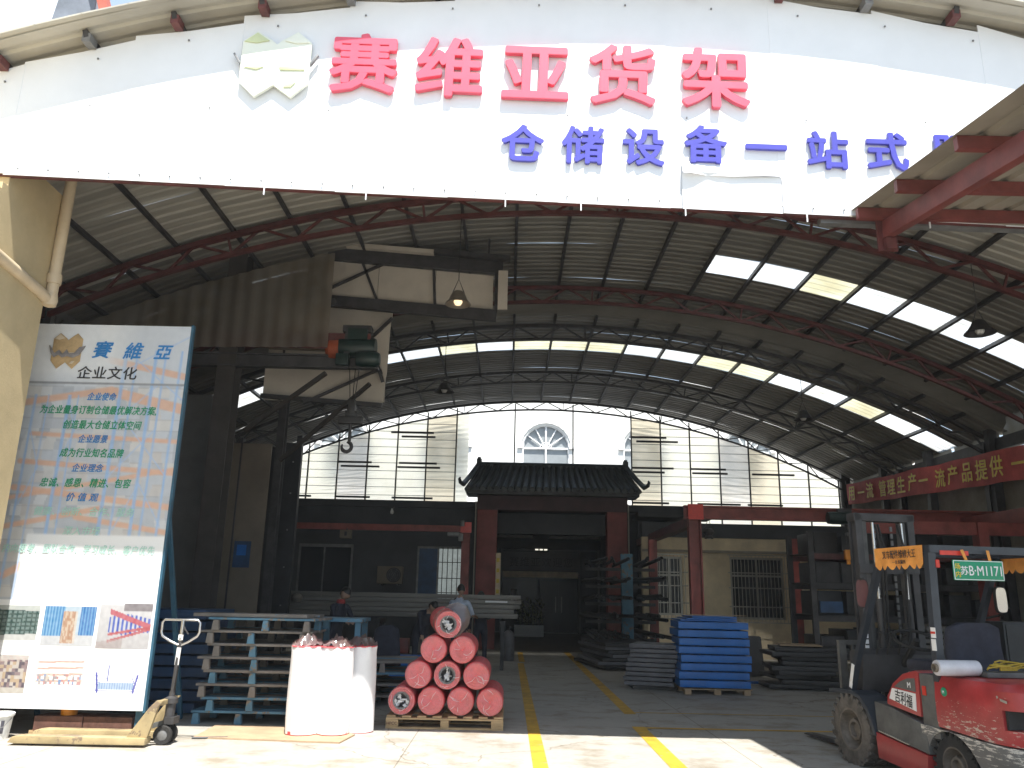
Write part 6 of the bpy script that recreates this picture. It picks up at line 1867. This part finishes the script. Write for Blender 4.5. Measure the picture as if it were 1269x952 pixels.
def fringe(p, q, drop, n, seed):
    p, q = Vector(p), Vector(q)
    vs, fs = [], []
    m = n * 8
    for i in range(m + 1):
        t = i / m
        c = p + (q - p) * t
        sc = abs(math.sin(t * n * math.pi))
        lo = drop * (.80 + .20 * sc)
        wv = .012 * math.sin(t * n * 2.6 + seed)
        out = Vector((-(q - p).y, (q - p).x, 0)).normalized()
        for k_ in range(3):
            vs.append(c + out * wv * k_ / 2 - Vector((0, 0, lo * k_ / 2)))
    for i in range(m):
        for k_ in range(2):
            b = i * 3 + k_
            fs.append((b, b + 3, b + 4, b + 1))
    return MB().add(vs, fs)
fg = L("side_fringe", fringe((-.575, -.66, 2.135), (-.578, -1.40, 2.135), .215, 7, 0), "fringe", smooth=60)
L("fringe_writing", text_mesh("叉车配件维修大王", .085, .002, .008, 0, (-.592, -1.06, 2.065), (0, -1, 0), (0, 0, 1), width=.50), "ink_black", fg)
L("fringe_writing", text_mesh("一条龙服务", .04, .002, .006, 0, (-.592, -1.06, 1.99), (0, -1, 0), (0, 0, 1), width=.2), "ink_black", fg)
L("rear_fringe", fringe((.20, -1.50, 2.02), (.50, -1.50, 2.02), .17, 2, 2), "fringe", smooth=60)
L("side_fringe", fringe((.58, -1.40, 2.135), (.58, -.66, 2.135), .215, 7, 1), "fringe", smooth=60)
np_ = L("number_plate", MB().span((-.275, -1.535, 1.785), (.245, -1.525, 1.965)), "plate_green", bevel=.003)
np_.rotation_euler = (0, 0, 0)
mb = MB()
for a, b in (((-.268, 1.792), (.238, 1.792)), ((.238, 1.792), (.238, 1.958)), ((.238, 1.958), (-.268, 1.958)), ((-.268, 1.958), (-.268, 1.792))):
    mb.bar((a[0], -1.537, a[1]), (b[0], -1.537, b[1]), .006, .003, (0, 1, 0))
L("plate_border", mb, "ink_white", np_)
L("plate_writing", text_mesh("B·M1171", .125, .003, .004, 0, (.052, -1.537, 1.872), width=.335), "ink_white", np_)
L("plate_writing", text_mesh("苏", .085, .003, .010, 0, (-.165, -1.537, 1.872)), "ink_white", np_)
L("plate_writing", text_mesh("场", .058, .003, .010, 0, (-.232, -1.537, 1.908)), "ink_yellow", np_)
L("plate_writing", text_mesh("内", .058, .003, .010, 0, (-.232, -1.537, 1.838)), "ink_yellow", np_)
L("plate_strap", MB().bar((-.14, -1.50, 2.06), (-.125, -1.528, 1.96), .03, .004, (0, 1, 0)).bar((.13, -1.50, 2.06), (.12, -1.528, 1.96), .03, .004, (0, 1, 0)), "fringe", np_)
# mirrors
def mirror(x, y, z, w, h, rz, name, face):
    rot = Matrix.Rotation(R(rz), 3, 'Z')
    pts = []
    for i in range(20):
        a = 2 * math.pi * i / 20
        pts.append((w / 2 * math.copysign(abs(math.cos(a)) ** .5, math.cos(a)), h / 2 * math.copysign(abs(math.sin(a)) ** .5, math.sin(a))))
    u = rot @ Vector((1, 0, 0))
    m_ = L(name, MB().prism(pts, (x, y, z), u, (0, 0, 1), -.03), "black_rubber", bevel=.006)
    nrm = u.cross(Vector((0, 0, 1)))
    L("mirror_glass", MB().prism([(a * .9, b * .92) for a, b in pts], Vector((x, y, z)) + nrm * .003, u, (0, 0, 1), -.002), face, m_)
mirror(.66, -.62, 1.66, .17, .27, 12, "right_mirror", "mirror")
L("mirror_arm", MB().pipe([(.52, -.30, 1.45), (.66, -.45, 1.5), (.68, -.59, 1.58)], .012, 8), "black_rubber")
mirror(-.50, -.28, 1.70, .13, .30, -25, "left_mirror", "rust_red")  # red glass colour imitates an orange-red reflection
L("mirror_arm", MB().pipe([(-.53, -.36, 1.85), (-.50, -.26, 1.84)], .012, 8), "black_rubber")
# dash, steering wheel, levers
L("dashboard", MB().prism([(.14, .70), (.14, 1.10), (-.02, 1.14), (-.12, 1.08), (-.06, .70)], (-.46, 0, 0), (0, 1, 0), (0, 0, 1), .92), "dark_steel", bevel=.02)
L("steering_wheel", MB().pipe([(.19 * math.cos(a * math.pi / 12) - .08, -.34 + .17 * math.sin(a * math.pi / 12), 1.24 + .09 * math.sin(a * math.pi / 12)) for a in range(25)], .016, 8, cap=False), "black_rubber", smooth=True)
L("steering_column", MB().pipe([(-.08, -.34, 1.24), (-.08, -.06, .95)], .03, 8), "black_rubber", smooth=True)
for i in range(3):
    lv = L("lever", MB().pipe([(-.34 + .1 * i, -.12, 1.08), (-.34 + .1 * i, -.22, 1.28)], .009, 6), "black_rubber")
    L("knob", MB().lathe([(0, -.025), (.022, 0), (0, .025)], 10, (-.34 + .1 * i, -.225, 1.30)), "black_rubber", lv, smooth=True)
L("front_label", MB().bar((-.562, -.02, .74), (-.562, -.10, .98), .05, .004, (1, 0, 0)), "ink_white")
L("pillar_label", MB().span((-.588, -1.46, 1.20), (-.5845, -1.40, 1.30)).span((-.588, -1.468, 1.31), (-.584, -1.405, 1.40)), "ink_white")
L("pillar_label_band", MB().span((-.589, -1.466, 1.345), (-.5885, -1.404, 1.365)), "red_reflect")
# mast
for s in (-1, 1):
    m_ = L("mast_rail", MB().span((s * .36 - .045, .30, .06), (s * .36 + .045, .325, 2.60)).span((s * .36 - .045, .43, .06), (s * .36 + .045, .455, 2.60)).span((s * .36 - .012, .325, .06), (s * .36 + .012, .43, 2.60)), "dark_steel")
    L("inner_rail", MB().span((s * .27 - .03, .33, .08), (s * .27 + .03, .42, 2.52)), "lift_grey", m_)
    L("lift_cylinder", MB().pipe([(s * .20, .27, .15), (s * .20, .27, 1.65)], .04, 12), "dark_steel", smooth=True)
    L("piston", MB().pipe([(s * .20, .27, 1.65), (s * .20, .27, 2.5)], .022, 10), "chrome", smooth=True)
    L("tilt_cylinder", MB().pipe([(s * .30, .28, .95), (s * .30, -.10, .75)], .035, 10), "lift_grey", smooth=True)
    mb = MB()
    for i in range(24):
        mb.box((s * .12, .36, .6 + i * .08), (.03, .018, .055))
    L("chain", mb, "grey_steel")
L("crosshead", MB().span((-.42, .30, 2.52), (.42, .46, 2.61)), "dark_steel", bevel=.01)
L("crossbar", MB().span((-.41, .28, 1.93), (.41, .30, 2.03)), "dark_steel")
L("crossbar", MB().span((-.41, .285, .5), (.41, .30, .62)), "dark_steel")
L("mast_scale", MB().span((-.418, .29, 1.05), (-.37, .298, 1.42)).span((-.418, .29, 1.62), (-.37, .298, 1.80)), "ink_white")
mb = MB()
for i in range(6): mb.span((-.419, .287, 1.09 + .06 * i), (-.369, .2895, 1.105 + .06 * i))
L("scale_mark", mb, "ink_black")
mb = MB()
for x in (-.17, -.13, .14): mb.pipe([(x, .26, 2.48), (x + .02, .20, 2.2), (x - .01, .22, 1.4), (x, .25, .8)], .014, 6)
L("hydraulic_hose", mb, "black_rubber", smooth=True)
ca_ = L("carriage", MB().span((-.52, .50, .15), (.52, .55, .25)).span((-.52, .50, .50), (.52, .55, .60)), "dark_steel")
for x in (-.50, .50):
    L("backrest_post", MB().span((x - .045, .53, .06), (x + .045, .58, 1.19)), "lift_grey", ca_)
L("backrest_bar", MB().span((-.46, .54, 1.14), (.46, .57, 1.19)), "lift_grey", ca_)
for i in range(5):
    x = -.36 + .18 * i
    L("backrest_bar", MB().span((x - .012, .545, .60), (x + .012, .565, 1.14)), "lift_grey", ca_)
for x in (-.36, .34):
    L("fork", MB().prism([(.56, .62), (.60, .62), (.60, .085), (1.6, .05), (1.66, .035), (1.66, .025), (.56, .02)], (x - .055, 0, 0), (0, 1, 0), (0, 0, 1), .11), "dark_steel", ca_, bevel=.004)
# load on the counterweight
fr_ = thing("film_roll", "shiny roll of clear stretch film lying on the red forklift counterweight", "roll", (0, 0, 0))
FKM = Matrix.Translation((4.17, 9.10, 0)) @ Matrix.Rotation(R(10), 4, 'Z')
def onlift(x, y, z): return FKM @ Vector((x, y, z))
fr_.location = onlift(-.56, -1.66, 1.072); fr_.rotation_euler.z = R(10 - 4)
obj("film", MB().lathe([(.035, -.19), (.062, -.19), (.066, -.18), (.066, .18), (.062, .19), (.035, .19)], 26, (0, 0, 0), 'X', closed=True), "film_roll", fr_, local=True, smooth=40)
obj("tube", MB().lathe([(.03, -.215), (.036, -.215), (.036, .215), (.03, .215)], 18, (0, 0, 0), 'X', closed=True), "beige_panel", fr_, local=True, smooth=40)
wb_ = thing("timber_offcut", "flat dark board lying beside the film roll on the forklift counterweight", "board", (0, 0, 0))
wb_.location = onlift(-.12, -1.72, 1.004); wb_.rotation_euler.z = R(4)
obj("board", MB().box((0, 0, .022), (.50, .20, .042)), "lift_grey", wb_, local=True, bevel=.004)
cd = thing("rope_coil", "coiled yellow cord with pegs on the board on the forklift counterweight", "cord", (0, 0, 0))
cd.location = onlift(-.18, -1.72, 1.048); cd.rotation_euler.z = R(8)
for i in range(4):
    pts = []
    for k_ in range(25):
        a = 2 * math.pi * k_ / 24
        pts.append((.13 * math.cos(a) * (1 + .2 * math.sin(a * 2 + i)) + .05 * i, .06 * math.sin(a), .014 + .035 * abs(math.sin(a + i)) + .008 * i))
    obj("loop", MB().pipe(pts, .0065, 6, cap=False), "cord", cd, local=True, smooth=True)
obj("tail", MB().pipe([(.12, 0, .03), (.24, -.02, .04), (.34, -.05, .02), (.36, -.08, -.01), (.33, -.06, .03), (.2, .03, .07), (.02, .03, .09), (-.05, 0, .08)], .0065, 6), "cord", cd, local=True, smooth=True)
mb = MB()
for i in range(10): mb.box((-.04 + .016 * i, -.05, .03), (.011, .02, .035))
obj("pegs", mb, "cord", cd, local=True)

# ================================================================== people
def person(name_label, loc, rz, J, mats_, hair_long=False, h=1.72, collar=None, sex='m'):
    """J: joint dict in metres for a standing figure facing -Y; skin-modifier body, one mesh"""
    t = thing("person", name_label, "person", loc, rz, None)
    me = bpy.data.meshes.new("body")
    keys = list(J)
    idx = {k_: i for i, k_ in enumerate(keys)}
    E = [("pelvis", "waist"), ("waist", "chest"), ("chest", "neck0"), ("neck0", "neck1")]
    for s in "LR":
        E += [("pelvis", "hip" + s), ("hip" + s, "knee" + s), ("knee" + s, "ankle" + s), ("ankle" + s, "toe" + s),
              ("chest", "sh" + s), ("sh" + s, "el" + s), ("el" + s, "wr" + s), ("wr" + s, "palm" + s)]
        for f in range(5): E.append((("wr" if f == 4 else "palm") + s, "f%d%s" % (f, s)))
    rad = dict(pelvis=(.15, .115), waist=(.135, .10), chest=(.165, .115), neck0=(.07, .065), neck1=(.05, .05))
    for s in "LR":
        rad.update({"hip" + s: (.092, .092), "knee" + s: (.062, .062), "ankle" + s: (.046, .05), "toe" + s: (.042, .03), "sh" + s: (.062, .062), "el" + s: (.044, .044), "wr" + s: (.028, .028), "palm" + s: (.032, .018)})
        for f in range(5): rad["f%d%s" % (f, s)] = (.009, .009)
    for s in "LR":
        w, p = Vector(J["wr" + s]), Vector(J["palm" + s])
        d = (p - w).normalized(); side = d.cross(Vector((0, 1, 0)))
        if side.length < .2: side = d.cross(Vector((1, 0, 0)))
        side.normalize()
        for f in range(4):
            J["f%d%s" % (f, s)] = p + d * (.075 - .008 * abs(f - 1.3)) + side * (.02 * (f - 1.5)) + Vector((0, -.012, 0))
        J["f4" + s] = w + d * .075 - side * .05
    keys = list(J); idx = {k_: i for i, k_ in enumerate(keys)}
    me.from_pydata([Vector(J[k_]) for k_ in keys], [(idx[a], idx[b]) for a, b in E], [])
    o = bpy.data.objects.new("work", me); col.objects.link(o)
    o.modifiers.new("skin", 'SKIN')
    for k_ in keys:
        sv = me.skin_vertices[0].data[idx[k_]]
        sv.radius = rad.get(k_, (.05, .05)); sv.use_root = (k_ == "pelvis")
    sd = o.modifiers.new("sub", 'SUBSURF'); sd.levels = 2; sd.render_levels = 2
    bpy.context.view_layer.update()
    body = bpy.data.meshes.new_from_object(o.evaluated_get(bpy.context.evaluated_depsgraph_get()))
    bpy.data.objects.remove(o)
    bm = bmesh.new(); bm.from_mesh(body)
    hd = Vector(J["head"]) if "head" in J else None
    hx = bmesh.ops.create_uvsphere(bm, u_segments=20, v_segments=14, radius=1.0)["verts"]
    face = J["_face"]
    rot = face.to_track_quat('-Y', 'Z').to_matrix()
    for v in hx:
        p = v.co.copy()
        q = Vector((p.x * .075, p.y * .095, p.z * .115))
        if p.z < -.2: q.x *= 1 - .28 * (-.2 - p.z); q.y *= 1 - .12 * (-.2 - p.z)
        if p.y < -.85 and -.35 < p.z < .1 and abs(p.x) < .28: q.y -= .022                     # nose
        if p.y < -.7 and .12 < p.z < .35 and .2 < abs(p.x) < .6: q.y += .008                  # eye sockets
        if abs(p.x) > .93 and abs(p.z) < .3: q.x += math.copysign(.014, p.x)                  # ears
        if p.y < -.75 and -.62 < p.z < -.5: q.y -= .005                                        # lips
        v.co = rot @ q + J["_head"]
    bm.to_mesh(body); bm.free()
    # material slots: skin, top, trousers, shoes
    ms = [M["skin"], M[mats_[0]], M[mats_[1]], M["black_rubber"]]
    segs = []
    for a, b in E:
        if a.startswith("f") or b.startswith("f"): sl = 0
        elif a in ("wr" + a[-1],) or b[:2] == "pa": sl = 0
        elif a[:2] == "el": sl = mats_[2]
        elif a == "neck0": sl = 0
        elif a[:3] in ("hip", "kne") or b[:3] == "hip": sl = 2
        elif a[:3] == "ank": sl = 3
        else: sl = 1
        segs.append((Vector(J[a]), Vector(J[b]), sl))
    body.materials.clear()
    for m_ in ms: body.materials.append(m_)
    for p in body.polygons:
        c = p.center
        if (c - J["_head"]).length < .125: p.material_index = 0; continue
        best, bs_ = 9, 0
        for a, b, sl in segs:
            ab = b - a; tt = max(0, min(1, (c - a).dot(ab) / max(ab.length_squared, 1e-8)))
            d = (c - a - ab * tt).length
            if d < best: best, bs_ = d, sl
        p.material_index = bs_
    body.shade_smooth()
    ob_ = bpy.data.objects.new("body", body); col.objects.link(ob_); ob_.parent = t
    # hair cap
    bm = bmesh.new()
    hv = bmesh.ops.create_uvsphere(bm, u_segments=20, v_segments=14, radius=1.0)["verts"]
    for v in hv:
        p = v.co.copy()
        q = Vector((p.x * .082, p.y * .102, p.z * .122))
        if hair_long and p.y > -.1 and p.z < .2: q.z -= .16 * (.2 - p.z); q.y += .01
        q *= 1 + .03 * noise.noise(p * 6)
        v.co = q
    if not hair_long:
        kill = [f for f in bm.faces if (f.calc_center_median().z < .035 and f.calc_center_median().y < .02) or f.calc_center_median().z < -.045]
    else:
        kill = [f for f in bm.faces if f.calc_center_median().z < .045 and f.calc_center_median().y < -.02]
    bmesh.ops.delete(bm, geom=kill, context='FACES')
    for v in bm.verts: v.co = rot @ v.co + J["_head"]
    hm = bpy.data.meshes.new("hair"); bm.to_mesh(hm); bm.free(); hm.shade_smooth()
    obj("hair", hm, "hair", t, local=True)
    if collar:
        c0 = Vector(J["neck0"])
        obj("collar", MB().lathe([(.075, -.03), (.085, .0), (.065, .045), (.06, .045), (.07, 0)], 20, c0, closed=True), collar, t, local=True, smooth=True)
    return t
def stand(lean=0.0, armL=None, armR=None, face=(0, -1, 0), h=1.72, step=.0, drop=0.0):
    """joint positions; lean in degrees bends the trunk forward (-Y) at the hips"""
    k_ = h / 1.72
    ca_, sa_ = math.cos(R(lean)), math.sin(R(lean))
    hipz = .90 - drop
    def up(x, y, z):                       # trunk point relative to the pelvis
        return Vector((x, y * ca_ - z * sa_, hipz + z * ca_ + y * sa_)) * k_
    J = dict(pelvis=up(0, 0, .03), waist=up(0, 0, .20), chest=up(0, .01, .40), neck0=up(0, .01, .56), neck1=up(0, -.005, .64))
    for s, sg in (("L", 1), ("R", -1)):
        J["hip" + s] = Vector((.095 * sg, 0, hipz - .02)) * k_
        J["knee" + s] = Vector((.105 * sg, -.03 - drop * .6 - step * sg, .49)) * k_
        J["ankle" + s] = Vector((.11 * sg, .03 - step * sg * 1.5, .08)) * k_
        J["toe" + s] = Vector((.13 * sg, -.12 - step * sg * 1.5, .035)) * k_
        J["sh" + s] = up(.185 * sg, .01, .49)
    arms = {"L": armL, "R": armR}
    for s, sg in (("L", 1), ("R", -1)):
        a = arms[s] or [(.06, .02, -.27), (.02, -.06, -.24)]
        el = J["sh" + s] + Vector((a[0][0] * sg, a[0][1], a[0][2])) * k_
        wr = el + Vector((a[1][0] * sg, a[1][1], a[1][2])) * k_
        J["el" + s], J["wr" + s] = el, wr
        J["palm" + s] = wr + (wr - el).normalized() * .075 * k_
    J["_head"] = J["neck1"] + (J["neck1"] - J["neck0"]).normalized() * .10 * k_ + Vector(face) * .02
    J["_face"] = Vector(face).normalized()
    return J
fwd = [(.05, -.12, -.24), (-.04, -.24, -.03)]
# light shirt, back half turned, looking down to the left
person("person in a light blue short-sleeved shirt with his back turned, behind the red rolls", (-1.0, 17.2, 0), R(160), stand(6, fwd, fwd, (.5, -.8, -.35), 1.80), ("cloth_light", "cloth_dark", 0))
person("long-haired person in dark clothes standing at the right of the light blue shirt", (-.60, 19.2, 0), R(185), stand(3, None, fwd, (.2, -.9, -.2), 1.66), ("cloth_dark", "cloth_dark", 1), hair_long=True)
person("person in dark clothes bending over the work behind the red rolls", (-1.75, 17.0, 0), R(30), stand(48, [(.04, -.14, -.22), (0, -.12, -.20)], [(.04, -.14, -.22), (0, -.12, -.20)], (.3, -.7, -.7), 1.72), ("cloth_dark", "cloth_dark", 1))
person("person in a dark jacket stooping just left of the light blue shirt", (-1.34, 17.9, 0), R(35), stand(38, [(.04, -.14, -.22), (0, -.12, -.20)], [(.04, -.14, -.22), (0, -.12, -.20)], (.2, -.7, -.7), 1.70), ("cloth_dark", "cloth_dark", 1))
person("person in a dark jacket with red collar behind the pallet stack", (-3.12, 15.2, 0), R(60), stand(14, fwd, fwd, (.1, -.85, -.5), 1.70), ("cloth_dark", "cloth_dark", 1), collar="cloth_red")

# ================================================================== haze volume over the whole yard, added for the lens veil
tag(obj("haze", MB().span((-152, -92, -1.0), (152, 192, 27.0)), HAZE), "thin haze volume added over yard and shed to stand in for lens glare", kind="stuff")
